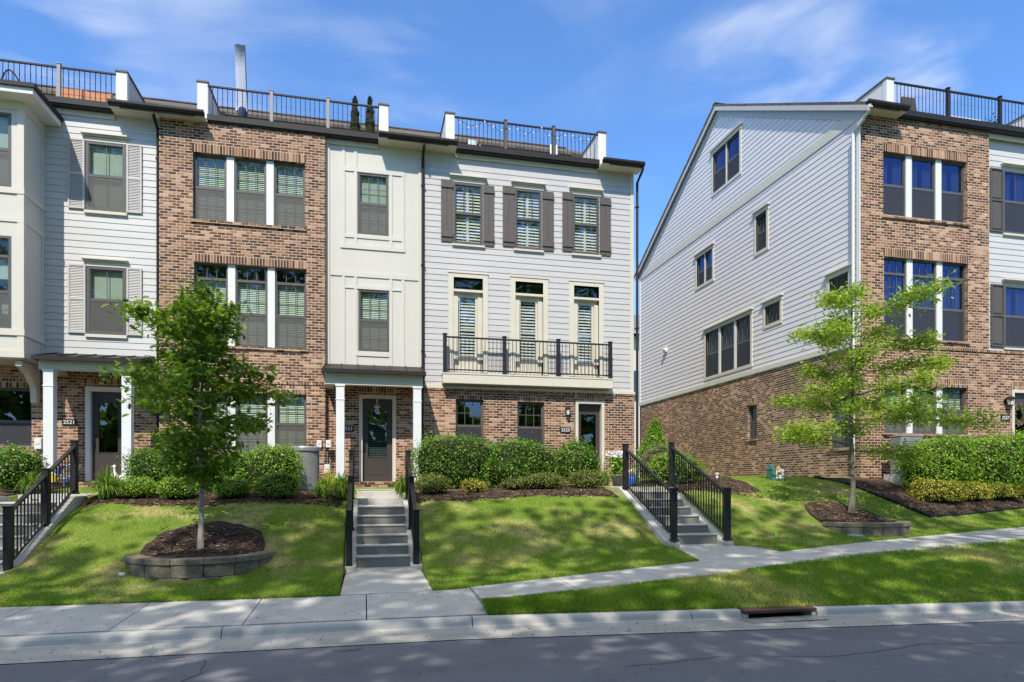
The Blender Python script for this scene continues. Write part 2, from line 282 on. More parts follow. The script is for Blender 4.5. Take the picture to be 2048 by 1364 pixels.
M['leaf_hedge'] = leaf_mat('hedge_leaf', (.035, .10, .010), (.09, .21, .018), (.24, .40, .04), .22, .38)
M['leaf_bright'] = leaf_mat('bright_hedge_leaf', (.07, .17, .014), (.17, .33, .025), (.38, .54, .06), .3, .4)
M['leaf_gold'] = leaf_mat('golden_leaf', (.20, .22, .03), (.42, .42, .05), (.62, .58, .11), .3, .45)
M['leaf_olive'] = leaf_mat('olive_shrub_leaf', (.07, .10, .018), (.14, .19, .03), (.30, .34, .07), .25)
M['leaf_silver'] = leaf_mat('grey_green_leaf', (.12, .13, .06), (.21, .20, .11), (.34, .30, .19), .25)
M['leaf_dark'] = leaf_mat('dark_cypress_leaf', (.010, .018, .010), (.022, .034, .018), (.05, .06, .035), .1)
M['leaf_blade'] = leaf_mat('blade_leaf', (.055, .13, .012), (.13, .26, .022), (.40, .48, .08), .35)
M['grass'] = leaf_mat('grass_blade', (.13, .235, .02), (.27, .42, .034), (.64, .54, .20), .35, .6)
M['green_box'] = mat('green_enamel', (.06, .19, .15), .45, noise=(5, (.028, .10, .08), .7))
M['orange'] = mat('orange_stained_wood', (.55, .22, .09), .6, noise=(5, (.42, .16, .06), .8, (.5, 4, 4)))
M['blue'] = mat('blue_glaze', (.04, .14, .5), .3); M['red'] = mat('red_pot', (.45, .10, .06), .5); M['yellow'] = mat('yellow_plastic', (.7, .5, .05), .5)
M['cloth'] = mat('pale_grey_cloth', (.40, .42, .52), .85, noise=(3, (.35, .37, .47), .7, (4, 4, .5)), bump=(12, .5, .02))
M['navy'] = mat('navy_cushion', (.02, .03, .10), .8); M['wicker'] = mat('dark_wicker', (.05, .035, .028), .8)
M['paper'] = mat('sticker_paper', (.85, .85, .83), .5); M['sticker_or'] = mat('sticker_orange', (.85, .35, .03), .5); M['sticker_rd'] = mat('sticker_red', (.7, .04, .03), .5)
M['petal'] = mat('white_petal', (.85, .86, .84), .6); M['flagm'] = leaf_mat('lime_leaf_flag', (.35, .75, .05), (.4, .8, .06), (.5, .9, .1), .3)
M['bulb'] = mat('frosted_glass', (.8, .78, .7), .2)
def dup(src, parent, off):
    o = src.copy(); scene.collection.objects.link(o); o.parent = parent; o.location = src.location+Vector(off); W[o.name] = W[src.name]+Vector(off); return o
# ================================================================ GROUND
def lerp(x, pts):
    if x <= pts[0][0]: return pts[0][1]
    for (a, p), (b, q) in zip(pts, pts[1:]):
        if x <= b: return p+(q-p)*(x-a)/(b-a)
    return pts[-1][1]
GZ = [(1, -.03), (6, .20), (10, .36), (14, .48), (18, .56), (30, .8)]
def g(x): return lerp(x, GZ)
def solve(px, py, zf):
    z = zf(0)
    for _ in range(25): x, y = fz(px, py, z); z = zf(max(-12, min(30, x)))
    return x, y
FP = [solve(px, py, g) for px, py in ((0, 1210), (350, 1199), (700, 1187), (950, 1172), (1200, 1143), (1440, 1116), (1700, 1086), (2048, 1053))]
NP = [solve(px, py, lambda x: g(x)-.04) for px, py in ((965, 1206), (1200, 1180), (1440, 1150), (1700, 1115), (2048, 1083))]
def ext(P, x):
    if x < P[0][0]: return P[0][1] if P is FP else P[0][1]+(x-P[0][0])*(P[1][1]-P[0][1])/(P[1][0]-P[0][0])
    if x > P[-1][0]: return P[-1][1]+(x-P[-1][0])*(P[-1][1]-P[-3][1])/(P[-1][0]-P[-3][0])
    return lerp(x, P)
def sm(P, x): return sum(ext(P, x+d) for d in (-.8, -.4, 0, .4, .8))/5
def Fe(x): return sm(FP, x)
def Ne(x): return sm(NP, x)
def Ky(x): return 8.1 if x < 1 else 8.1-.047*(x-1)
def Kz(x): return -.12 if x < 1 else -.12-.0085*(x-1)
def ss(a, b, x): t = max(0, min(1, (x-a)/(b-a))); return t*t*(3-2*t)
STAIR = {'a': (-6.72, -5.38, 11.55, .13), 'b': (-.245, .88, 11.7, .07), 'c': (5.80, 6.95, 11.7, .35)}
def prof(x, y):
    f = Fe(x); k = ss(7.2, 9.6, x); up = .03*max(0, min(x, 8))
    A = [(f, g(x)+.0), (f+1.35, g(x)+.13+.4*up), (13.45, 1.12+up), (14.6, 1.30+up*.8), (19, 1.50), (40, 1.55)]
    B = [(f, g(x)+.0), (f+.6, g(x)+.09), (max(15.0, f+2), 1.56), (max(16, f+3), 1.72), (40, 1.75)]
    return lerp(y, A)*(1-k)+lerp(y, B)*k
def nz2(x, y): return .5*math.sin(x*2.1+y*1.3)+.3*math.sin(x*4.7-y*3.9+1)+.2*math.sin(x*9.1+y*7.7)
WALKS = [(-6.72, -5.38, 0, 14.0, .14, 16.0), (-.36, .98, 0, 13.6, .14, 16.0), (5.75, 6.98, 0, 13.9, .14, 19.3)]
def T(x, y):
    z = sum(prof(x, y+d) for d in (-.25, 0, .25))/3 + .018*nz2(x, y)*ss(0, 1.2, y-Fe(x))
    for a_, b_, y0_, z0_ in STAIR.values():
        e_ = min(abs(x-a_), abs(x-b_)); z -= .10*max(0, 1-e_/.55)*ss(y0_-.6, y0_+.1, y)*(1-ss(13.6, 14.2, y))
    if y < Fe(x)+.3: z = prof(x, y)+.012*nz2(x*3, y)
    return z
def inwalk(x, y, m=0):
    for i, (a, b, y0, y1, dz, y2) in enumerate(WALKS):
        b2 = b
        if i == 2 and y < 11.6: b2 = b+1.15*max(0, min(1, (11.6-y)/(11.6-10.3)))
        if a-m < x < b2+m and y < y2: return True
    return False
# lawn sheet (sinks under walks and stairs)
xs = list(np.arange(-16, 26, .15)); e = .006
for a, b, *_ in WALKS: xs += [a-e, a+e, b-e, b+e]
xs = sorted(xs); ts = [0, .03, .1, .2]+list(np.arange(.35, 6.5, .15))+[7, 7.8, 9, 12, 16, 22, 30]
m = MB(); nT = len(ts)
for x in xs:
    f = Fe(x)
    for t_ in ts:
        y = f+t_; z = T(x, y)
        if t_ == 0: z -= .03
        if inwalk(x, y, -.001): z -= .35
        m.v.append((x, y, z))
for i in range(len(xs)-1):
    for j in range(nT-1):
        a = i*nT+j; m.f.append((a, a+nT, a+nT+1, a+1)); m.m.append(0)
kind(m.build('lawn_ground', M['soil'], smooth=True), 'structure')
# grass strip between kerb and sidewalk
x0s = NP[0][0]+.02
m = MB(); xs2 = list(np.arange(x0s, 26, .2)); nt_ = 12
def strip(x, t_): y0, y1 = Ky(x)+.01, Ne(x)-.01; return y0+(y1-y0)*t_, (Kz(x)+.02)*(1-t_)+(g(x)-.03)*t_+.06*math.sin(math.pi*t_)
for x in xs2:
    for j in range(nt_+1): y, z = strip(x, j/nt_); m.v.append((x, y, z+.008*nz2(x*2, y*2)-(.03 if j in (0, nt_) else 0)))
for i in range(len(xs2)-1):
    for j in range(nt_): a = i*(nt_+1)+j; m.f.append((a, a+nt_+1, a+nt_+2, a+1)); m.m.append(0)
kind(m.build('verge_ground', M['soil'], smooth=True), 'structure')
# sidewalk slabs, with open joints
m = MB()
def slab(P, th=.12, gap=.008):
    c = sum((Vector(p) for p in P), Vector())/len(P); Q = []
    for p in P: v = Vector(p)-c; v2 = Vector((v.x, v.y, 0)); Q.append(Vector(p)-v2.normalized()*gap*1.4)
    m.prism([(q.x, q.y, q.z-th) for q in Q], (0, 0, th))
x = -15.6
while x < 25:
    x1 = x+1.42; sk = -.42 if x1 < 1.0 else -.25
    if x1 < x0s+.1:
        if x1 > x0s-1.3: x1 = x0s; 
        xa, xb = x, x1; yk = Ky(x)+.015
        m.prism([(xa+.007, yk, Kz(xa)-.1), (xb-.007, yk, Kz(xb)-.1), (xb-.007, Fe(xb), g(xb)-.14), (xa+.007, Fe(xa), g(xa)-.14)], (0, 0, .11))
    else:
        xa, xb = x, x1
        m.prism([(xa+.007, Ne(xa), g(xa)-.14), (xb-.007, Ne(xb), g(xb)-.14), (xb-.007, Fe(xb), g(xb)-.13), (xa+.007, Fe(xa), g(xa)-.13)], (0, 0, .12))
    x = x1
kind(m.build('sidewalk', M['concrete']), 'structure')
m = MB(); m.face([(-16, 8, -.30), (26, 7.5, -.30), (26, 15, .3), (-16, 9.6, -.15)]); kind(m.build('joint_soil', M['dark']), 'structure')
# front walks from sidewalk to stairs and from stairs to doors
m = MB()
def walk(P): m.prism([(p[0], p[1], p[2]-.10) for p in P], (0, 0, .10))
def gz(x): return g(x)-.018
for k, (a, b, ys, z0) in STAIR.items():
    if k == 'c': walk([(a-.04, Fe(a)+.0, gz(a)), (b+1.15, Fe(b+1.15)+.0, gz(b+1.15)), (b+.03, ys-.25, z0-.02), (b+.03, ys+.1, z0), (a-.04, ys+.1, z0)])
    else:
        ym = (Fe(a)+ys)/2; walk([(a-.1, Fe(a), gz(a)), (b+.1, Fe(b), gz(b)), (b+.08, ym-.01, (gz(b)+z0)/2), (a-.08, ym-.01, (gz(a)+z0)/2)])
        walk([(a-.08, ym, (gz(a)+z0)/2), (b+.08, ym, (gz(b)+z0)/2), (b+.05, ys+.1, z0), (a-.05, ys+.1, z0)])
kind(m.build('front_walk', M['concrete']), 'structure')
# kerb, gutter, road
m = MB(); gp = MB(); xs3 = list(np.arange(-40, 60, 1.0)); DR0, DR1 = fz(1503, 1222, -.17)[0], fz(1622, 1222, -.18)[0]
segs = sorted(set([-40, -7.4, -4.5, -1.6, 1.3, 4.2, DR0-.15, DR1+.15, 9.0, 12, 16, 22, 34, 60]))
for a, b in zip(segs, segs[1:]):
    if abs(a-(DR0-.15)) < .01: continue
    n = max(1, int((b-a)/1.0)); 
    P = [(0, -.3), (0, 0), (-.085, .002), (-.115, -.010), (-.135, -.035), (-.155, -.088), (-.18, -.105), (-.18, -.3)]
    base = len(m.v)
    for i in range(n+1):
        x = a+(b-a)*i/n; x = x+(.006 if i == 0 else (-.006 if i == n else 0))
        for dy, dz in P: m.v.append((x, Ky(x)+dy, Kz(x)+dz))
    k = len(P)
    for i in range(n):
        for j in range(k-1): q = base+i*k+j; m.f.append((q, q+1, q+k+1, q+k)); m.m.append(0)
    m.f.append(tuple(base+j for j in range(k))); m.m.append(0); m.f.append(tuple(base+n*k+j for j in range(k-1, -1, -1))); m.m.append(0)
kind(m.build('kerb', M['concrete'], smooth=False), 'structure')
for i, x in enumerate(xs3[:-1]):
    x1 = xs3[i+1]; gp.face([(x, Ky(x)-.17, Kz(x)-.106), (x, Ky(x)-.69, Kz(x)-.130), (x1, Ky(x1)-.69, Kz(x1)-.130), (x1, Ky(x1)-.17, Kz(x1)-.106)])
kind(gp.build('gutter', M['gutterpan']), 'structure')
m = MB()
for i, x in enumerate(xs3[:-1]):
    x1 = xs3[i+1]
    for (d0, z0), (d1, z1) in zip(((.67, -.139), (2.5, -.10), (4.5, -.08), (9.2, -.16)), ((2.5, -.10), (4.5, -.08), (9.2, -.16), (9.6, -.17))):
        m.face([(x, Ky(x)-d0, Kz(x)+z0), (x, Ky(x)-d1, Kz(x)+z1), (x1, Ky(x1)-d1, Kz(x1)+z1), (x1, Ky(x1)-d0, Kz(x1)+z0)])
kind(m.build('road', M['asphalt']), 'structure')
# far side of the street (behind the camera) and land out to the horizon
m = MB(); m.box(-40, 60, -1.75, -1.55, -.6, -.14); kind(m.build('far_kerb', M['concrete']), 'structure')
m = MB(); m.face([(-40, -1.75, -.15), (-40, -40, .1), (60, -40, .1), (60, -1.75, -.15)]); kind(m.build('far_lawn', M['soil']), 'structure')
m = MB()
m.face([(-600, 30, 1.3), (700, 30, 1.3), (900, 1200, 1.3), (-900, 1200, 1.3)]); m.face([(-900, -800, -.75), (900, -800, -.75), (900, 30, -.75), (-900, 30, -.75)])
m.face([(26, 9.5, .1), (600, 9.5, .1), (600, 30, 1.3), (26, 30, 1.3)]); m.face([(-600, 9.5, -.1), (-16, 9.5, -.1), (-16, 30, 1.3), (-600, 30, 1.3)])
kind(m.build('land', M['soil']), 'structure')
# mulch beds lying on the slope
def bed(name, x0, x1, yf, yb, skip=None):
    m = MB(); xs = np.arange(x0, x1+.01, .08); n = 40
    for x in xs:
        a, b = yf(x), yb(x)
        for j in range(n+1):
            y = a+(b-a)*j/n; ed = min(1, j/2, (n-j)/2+.5)
            m.v.append((x, y, T(x, y)+.035*ed-.02+.012*nz2(x*7, y*7)+.012*random.random()))
    k = n+1
    for i in range(len(xs)-1):
        for j in range(n): q = i*k+j; m.f.append((q, q+k, q+k+1, q+1)); m.m.append(0)
    return kind(m.build(name, M['mulch'], smooth=True), 'structure')
def march(px, py, y0=9.0, y1=26.0):
    a, b = ray(px); y = y0
    while y < y1:
        x = a*y; z = CZ+(HOR-py)/FPX*b*y
        if y > Fe(x) and T(x, y) >= z: return x, y
        y += .02
    return a*y1, y1
wv = lambda x: .09*math.sin(x*2.3)+.05*math.sin(x*5.1+1)
bed('mulch_bed', -5.25, -.42, lambda x: 13.5+wv(x)+.15*ss(-1.2, -.3, x), lambda x: 19.15)
bed('mulch_bed', 1.05, 5.55, lambda x: 13.55+wv(x)-.15*ss(4.6, 5.6, x), lambda x: 19.15)
bed('mulch_bed', -12.5, -6.85, lambda x: 13.5+wv(x), lambda x: 19.15)
bed('mulch_bed', 7.02, 9.6, lambda x: 13.75+wv(x)+.5*ss(8.2, 9.6, x), lambda x: 17.8+wv(x))
BX, BY = march(1860, 1036)
def bedf(x): return BY+(x-BX)*.215 if x > BX else BY+(BX-x)*2.6
bed('mulch_bed', 12.6-.5, 24, lambda x: min(bedf(x), 15.7), lambda x: 15.78)
m = MB()
pts = [(x, bedf(x), T(x, bedf(x))+.05) for x in (BX-1.05, BX-.7, BX-.35, BX)]; m.tube(pts, .035, 6)
pts = [(x, bedf(x), T(x, bedf(x))+.03) for x in np.arange(BX, 20, .5)]; m.tube(pts, .025, 6)
kind(m.build('bed_edging', M['black']), 'structure')
# mulch chips: loose pieces on every bed
def chips(name, spots, n, size=(.02, .05)):
    P = []; var = []
    for (x0, x1, fy0, fy1, zf) in spots:
        k = int(n*(x1-x0))
        for _ in range(k):
            x = random.uniform(x0, x1); a, b = fy0(x), fy1(x); y = a+(b-a)*random.random()**1.3
            z = zf(x, y)+random.uniform(.012, .035); an = random.uniform(0, math.pi); l = random.uniform(*size); w_ = l*.3
            d = Vector((math.cos(an)*l, math.sin(an)*l, random.uniform(-.012, .012))); q = Vector((-math.sin(an)*w_, math.cos(an)*w_, random.uniform(-.008, .008))); p = Vector((x, y, z))
            P.append([p-d, p-q*1.2, p+d, p+q]); var.append(random.random())
    return npmesh(name, np.array(P), 4, M['chip'], var=np.array(var))
M['chip'] = leaf_mat('bark_chip', (.035, .02, .014), (.12, .07, .045), (.34, .25, .17), 0, .9)
c_ = chips('mulch_chips', [(-5.2, -.5, lambda x: 13.5+wv(x), lambda x: 15.5, T), (1.1, 5.5, lambda x: 13.55+wv(x), lambda x: 15.5, T), (7.05, 9.4, lambda x: 13.9, lambda x: 16, T), (12.6, 19, lambda x: min(bedf(x), 15.6), lambda x: min(bedf(x)+1.7, 15.75), T)], 700)
kind(c_, 'stuff', 'brown and tan bark chips scattered over the planting beds')
# ---------------------------------------------------------------- grass blades
RING1 = (-2.62, 11.75, 1.12); RX2, RY2 = 10.85, 12.75; RING2 = (RX2, RY2, 1.12)
def inring(x, y):
    for cx, cy, r_ in (RING1, RING2):
        if (x-cx)**2+(y-cy)**2 < (r_+.02)**2: return True
    return False
def inbed(x, y):
    if x < -6.8: return y > 13.5+wv(x)
    if -5.3 < x < -.35: return y > 13.5+wv(x)
    if 1 < x < 5.6: return y > 13.5+wv(x)
    if 7.0 < x < 9.7 and 13.8 < y < 17.9: return True
    if x > BX-1.2 and y > bedf(x)-.03: return True
    if y > 15.8 and x > 13.6: return True
    return False
def noise2(x, y, sc, seed=0):
    rs = np.random.RandomState(seed); o = 0
    for i in range(6):
        a = rs.uniform(0, 6.28); f = sc*rs.uniform(.6, 1.9); o = o+np.sin((x*math.cos(a)+y*math.sin(a))*f+rs.uniform(0, 6.28))
    return o/6
def grass(name, label, pts, h0=.035):
    pts = np.array(pts); x, y, z = pts.T; K = len(x); rs = np.random.RandomState(5)
    dry = noise2(x, y, 1.6, 3)+.5*noise2(x, y, 4.5, 4)
    near = np.array([max(0, min(1, (yy-Fe(xx))/1.6)) for xx, yy in zip(x, y)]) if name == 'lawn_grass' else np.full(K, .25)
    thin = np.clip(dry*1.5+near*.6-.18, 0, 1)
    keep = rs.rand(K) > thin*.55; x, y, z, dry, near, thin = [q[keep] for q in (x, y, z, dry, near, thin)]; K = len(x)
    h = h0*rs.uniform(.5, 1.3, K)*(1.15-.4*near); an = rs.uniform(0, 6.28, K); wd = rs.uniform(.004, .009, K)
    lx, ly = rs.normal(0, .45, K)*h, rs.normal(0, .45, K)*h
    V = np.zeros((K, 3, 3)); V[:, 0] = np.stack([x-np.cos(an)*wd, y-np.sin(an)*wd, z-.008], 1); V[:, 1] = np.stack([x+np.cos(an)*wd, y+np.sin(an)*wd, z-.008], 1); V[:, 2] = np.stack([x+lx, y+ly, z+h], 1)
    var = np.clip(rs.rand(K)*.45+thin*.75*rs.uniform(.5, 1.1, K)+.08, 0, 1)
    o = npmesh(name, V, 3, M['grass'], var=var); return kind(o, 'stuff', label)
pts = []
rr = random.Random(3)
for x0, x1, dens in ((-9, -5.4, 2600), (-5.4, 7.5, 2600), (7.5, 19, 1700)):
    n = int((x1-x0)*5.2*dens)
    for _ in range(n):
        x = x0+(x1-x0)*rr.random(); t_ = 5.2*rr.random(); y = Fe(x)+t_
        if inwalk(x, y) or inring(x, y) or inbed(x, y): continue
        if y < 11.6 and abs(x+6.05) < .75: continue
        pts.append((x, y, T(x, y)))
for _ in range(16000):
    x = rr.uniform(8.3, 13.6); y = rr.uniform(15.2, 19)
    if not inbed(x, y): pts.append((x, y, T(x, y)))
for i in range(9000):   # fuller fringe where the lawn meets the pavement
    x = rr.uniform(-9, 17); y = Fe(x)+rr.uniform(-.035, .05)
    if not inwalk(x, y): pts.append((x, y, T(x, Fe(x)+.02)))
grass('lawn_grass', 'short lawn grass, bright green by the sidewalk and thin and straw coloured up the slope', pts)
pts = []
for _ in range(70000):
    x = rr.uniform(x0s, 14.5); y, z = strip(x, rr.random()); pts.append((x, y, z))
for _ in range(7000):
    x = rr.uniform(x0s, 14.5); t_ = rr.choice((-.012, 1.012))+rr.uniform(-.01, .02); y, z = strip(x, t_); pts.append((x, y, z))
for _ in range(900):
    t_ = rr.random(); y, z = strip(x0s, t_); pts.append((x0s+rr.uniform(-.04, .03), y, z))
grass('verge_grass', 'green grass on the verge between sidewalk and kerb', pts, .045)
# ================================================================ HOUSE KIT
def wall(name, fr, a0, a1, z0, z1, holes, mt, parent, lap=0, depth=.16, alim=None, zl0=None, reveal=None):
    m = MB(); zc = {round(z0, 4), round(z1, 4)}; zl0 = z0 if zl0 is None else zl0
    if lap:
        z = zl0
        while z < z1: 
            if z > z0: zc.add(round(z, 4))
            z += lap
    for h in holes:
        for z in h[2:4]:
            if z0 < z < z1: zc.add(round(z, 4))
    zc = sorted(zc)
    alim = alim or (lambda z: (a0, a1))
    def off(z, top):
        if not lap: return 0
        k = (z-zl0)/lap; f = k-math.floor(k+1e-4)
        if f < 1e-3: f = 1.0 if top else 0.0
        return .013*(1-f)
    for zb, zt in zip(zc, zc[1:]):
        zm = (zb+zt)/2; hs = sorted([(h[0], h[1]) for h in holes if h[2] < zm < h[3]])
        (lb, rb), (lt, rt) = alim(zb), alim(zt); ivs = []; cur = None
        ed = [(lb, lt)]
        for h in hs: ed += [(h[0], h[0]), (h[1], h[1])]
        ed.append((rb, rt)); ob, ot = off(zb, False), off(zt, True)
        for i in range(0, len(ed), 2):
            (l0, l1), (r0, r1) = ed[i], ed[i+1]
            if r0-l0 < 1e-4 and r1-l1 < 1e-4: continue
            m.face([fr(l0, ob, zb), fr(r0, ob, zb), fr(r1, ot, zt), fr(l1, ot, zt)])
            if lap and ob > .012: m.face([fr(l0, 0, zb), fr(r0, 0, zb), fr(r0, ob, zb), fr(l0, ob, zb)])
    for h in holes:
        x0, x1, b, t = h[:4]; d = -(reveal or depth); c = .016 if lap else 0
        m.face([fr(x0, c, t), fr(x1, c, t), fr(x1, d, t), fr(x0, d, t)]); m.face([fr(x0, c, b), fr(x1, c, b), fr(x1, d, b), fr(x0, d, b)])
        m.face([fr(x0, c, b), fr(x0, d, b), fr(x0, d, t), fr(x0, c, t)]); m.face([fr(x1, c, b), fr(x1, d, b), fr(x1, d, t), fr(x1, c, t)])
    return m.build(name, mt, parent)
def frame4(m, fr, a0, a1, z0, z1, w_, o0, o1):
    m.fbox(fr, a0, a0+w_, o0, o1, z0, z1); m.fbox(fr, a1-w_, a1, o0, o1, z0, z1); m.fbox(fr, a0+w_, a1-w_, o0, o1, z0, z0+w_); m.fbox(fr, a0+w_, a1-w_, o0, o1, z1-w_, z1)
def slats(m, fr, a0, a1, z0, z1, o, pitch=.052, w_=.012, tilt=1.9):
    z = z0+pitch/2
    while z < z1:
        m.face([fr(a0, o+w_, z-w_*tilt), fr(a1, o+w_, z-w_*tilt), fr(a1, o-w_, z+w_*tilt), fr(a0, o-w_, z+w_*tilt)]); z += pitch
def window(P, fr, a0, a1, z0, z1, rec=.09, cols=3, rows=2, lowgrid=True, glass='glass', glow=None, blind='slats', screen=True, transom=0, fm='bronze', meet=.5, fw=.045, name='window', label=None, bl=1.0):
    m = MB(); f0, f1 = -rec-.075, -rec
    frame4(m, fr, a0, a1, z0, z1, fw, f0, f1); zt = z1
    if transom: zt = z1-transom; m.fbox(fr, a0+fw, a1-fw, f0, f1-.004, zt-.035, zt+.035)
    zm = z0+(zt-z0)*meet
    if meet: m.fbox(fr, a0+fw, a1-fw, f0+.012, f1-.008, zm-.028, zm+.028)
    sf = .022
    for (b, t, o) in ((zm if meet else z0, zt, -.02), (z0, zm, -.035)) if meet else ((z0, zt, -.02),):
        frame4(m, fr, a0+fw, a1-fw, b+(fw if b == z0 else .028), t-(fw if t == z1 else .03), sf, f0+.01, f1+o)
    win = m.build(name, M[fm], P)
    if label: win['label'] = label
    g_ = MB(); i0, i1 = a0+fw, a1-fw
    g_.face([fr(i0, -rec-.045, zm if meet else z0), fr(i1, -rec-.045, zm if meet else z0), fr(i1, -rec-.045, zt), fr(i0, -rec-.045, zt)])
    if meet: g_.face([fr(i0, -rec-.058, z0), fr(i1, -rec-.058, z0), fr(i1, -rec-.058, zm), fr(i0, -rec-.058, zm)])
    if transom: g_.face([fr(i0, -rec-.045, zt), fr(i1, -rec-.045, zt), fr(i1, -rec-.045, z1), fr(i0, -rec-.045, z1)])
    g_.build('pane', M[glass], win)
    if cols > 1 or rows > 1:
        q = MB(); t_ = .009
        zones = [(zm if meet else z0, zt, rows, -rec-.038)]
        if lowgrid and meet: zones.append((z0, zm, rows, -rec-.066))
        for b, t, rws, o in zones:
            for i in range(1, cols): x = i0+(i1-i0)*i/cols; q.fbox(fr, x-t_, x+t_, o-.006, o+.004, b+.03, t-.03)
            for j in range(1, rws): z = b+(t-b)*j/rws; q.fbox(fr, i0, i1, o-.007, o+.002, z-t_, z+t_)
        if transom:
            for i in range(1, cols): x = i0+(i1-i0)*i/cols; q.fbox(fr, x-t_, x+t_, -rec-.044, -rec-.034, zt+.03, z1-.03)
        q.build('glazing_bar', M[fm], win)
    if screen and meet:
        q = MB(); q.face([fr(i0, -rec-.015, z0+.03), fr(i1, -rec-.015, z0+.03), fr(i1, -rec-.015, zm-.02), fr(i0, -rec-.015, zm-.02)]); q.build('insect_screen', M['screendark' if glass in ('glassblue', 'glassdark') else 'screen'], win)
    o = -rec-.13
    if blind == 'slats':
        q = MB(); slats(q, fr, a0+.03, a1-.03, z0+(zt-z0)*(1-bl), zt-.06, o); q.fbox(fr, a0+.03, a1-.03, o-.02, o+.02, zt-.06, zt); q.build('blind', M['blind'], win)
    elif blind == 'shade':
        q = MB(); q.fbox(fr, a0+.02, a1-.02, o-.01, o, z0+(zt-z0)*(1-bl), zt); q.build('shade', M['curtain'], win)
    elif blind == 'curtain':
        q = MB(); n = 40
        for s0, s1 in ((a0+.02, a0+(a1-a0)*.40), (a1-(a1-a0)*.40, a1-.02)):
            for i in range(n):
                xa, xb = s0+(s1-s0)*i/n, s0+(s1-s0)*(i+1)/n; oa, ob = o+.03*math.sin(i*.9), o+.03*math.sin((i+1)*.9)
                q.face([fr(xa, oa, z0), fr(xb, ob, z0), fr(xb, ob, zt), fr(xa, oa, zt)])
        q.build('curtain', M['curtain'], win, smooth=True)
    elif blind == 'plantation':
        q = MB(); mid = (a0+a1)/2
        for x0, x1 in ((a0+.05, mid-.03), (mid+.03, a1-.05)): slats(q, fr, x0, x1, z0+.06, zt-.06, o, .092, .013, 2.0)
        for b in (z0+.03, zm-.03, zt-.08): q.fbox(fr, a0+.04, a1-.04, o-.02, o+.01, b, b+.05)
        q.fbox(fr, mid-.035, mid+.035, o-.02, o+.012, z0+.03, zt-.03); q.build('interior_shutter', M['white'], win)
    return win
def triple(P, fr, a0, a1, z0, z1, rec, mw=.18, label=None, **k):
    w_ = (a1-a0-2*mw)/3
    for i in range(3):
        x = a0+i*(w_+mw); window(P, fr, x, x+w_, z0, z1, rec=rec, **k)
        if i < 2: m = MB(); m.fbox(fr, x+w_, x+w_+mw, -rec-.08, -rec+.03, z0+.001, z1-.001); m.build('mullion', M['white'], P)
def soldier(P, fr, a0, a1, z, h=.235):
    m = MB(); m.fbox(fr, a0-.02, a1+.02, -.02, .006, z+.001, z+h); m.build('brick_lintel', M['soldier'], P)
def rowsill(P, fr, a0, a1, z, h=.075, o=.05):
    m = MB(); n = int((a1-a0+.1)/.078)
    for i in range(n): x = a0-.05+(a1-a0+.1)*i/n; m.fbox(fr, x+.004, x+(a1-a0+.1)/n-.004, -.1, o, z-h, z-.001)
    m.fbox(fr, a0-.048, a1+.048, -.1, o-.008, z-h+.004, z-.006); m.build('brick_sill', M['brick'], P)
def ledge(P, fr, a0, a1, z, h=.05, o=.11, name='head_trim', mt='trim'):
    m = MB(); m.fbox(fr, a0, a1, -.03, o, z, z+h); m.fbox(fr, a0+.02, a1-.02, -.03, o-.045, z-.035, z-.001); m.build(name, M[mt], P, bevel=.004)
def board_shutter(P, fr, a0, a1, z0, z1):
    m = MB(); n = 2; w_ = (a1-a0)/n
    for i in range(n): m.fbox(fr, a0+i*w_+.003, a0+(i+1)*w_-.003, .02, .045, z0, z1)
    m.fbox(fr, a0, a1, .012, .03, z0+.01, z1-.01)
    for z in (z0+.13, z1-.24): m.fbox(fr, a0-.003, a1+.003, .045, .075, z, z+.15)
    m.build('shutter', M['shutter'], P, bevel=.003)
def louver_shutter(P, fr, a0, a1, z0, z1, mt='louver', louv=True):
    m = MB(); frame4(m, fr, a0, a1, z0, z1, .045, .015, .055); zm = (z0+z1)/2; m.fbox(fr, a0+.045, a1-.045, .015, .053, zm-.03, zm+.03); m.fbox(fr, a0+.03, a1-.03, .012, .022, z0+.03, z1-.03)
    if louv: slats(m, fr, a0+.045, a1-.045, z0+.05, zm-.03, .038, .042, .009, 2.0); slats(m, fr, a0+.045, a1-.045, zm+.03, z1-.05, .038, .042, .009, 2.0)
    else:
        for b, t in ((z0+.09, zm-.07), (zm+.07, z1-.09)): m.fbox(fr, a0+.07, a1-.07, .02, .042, b, t)
    m.build('shutter', M[mt], P)
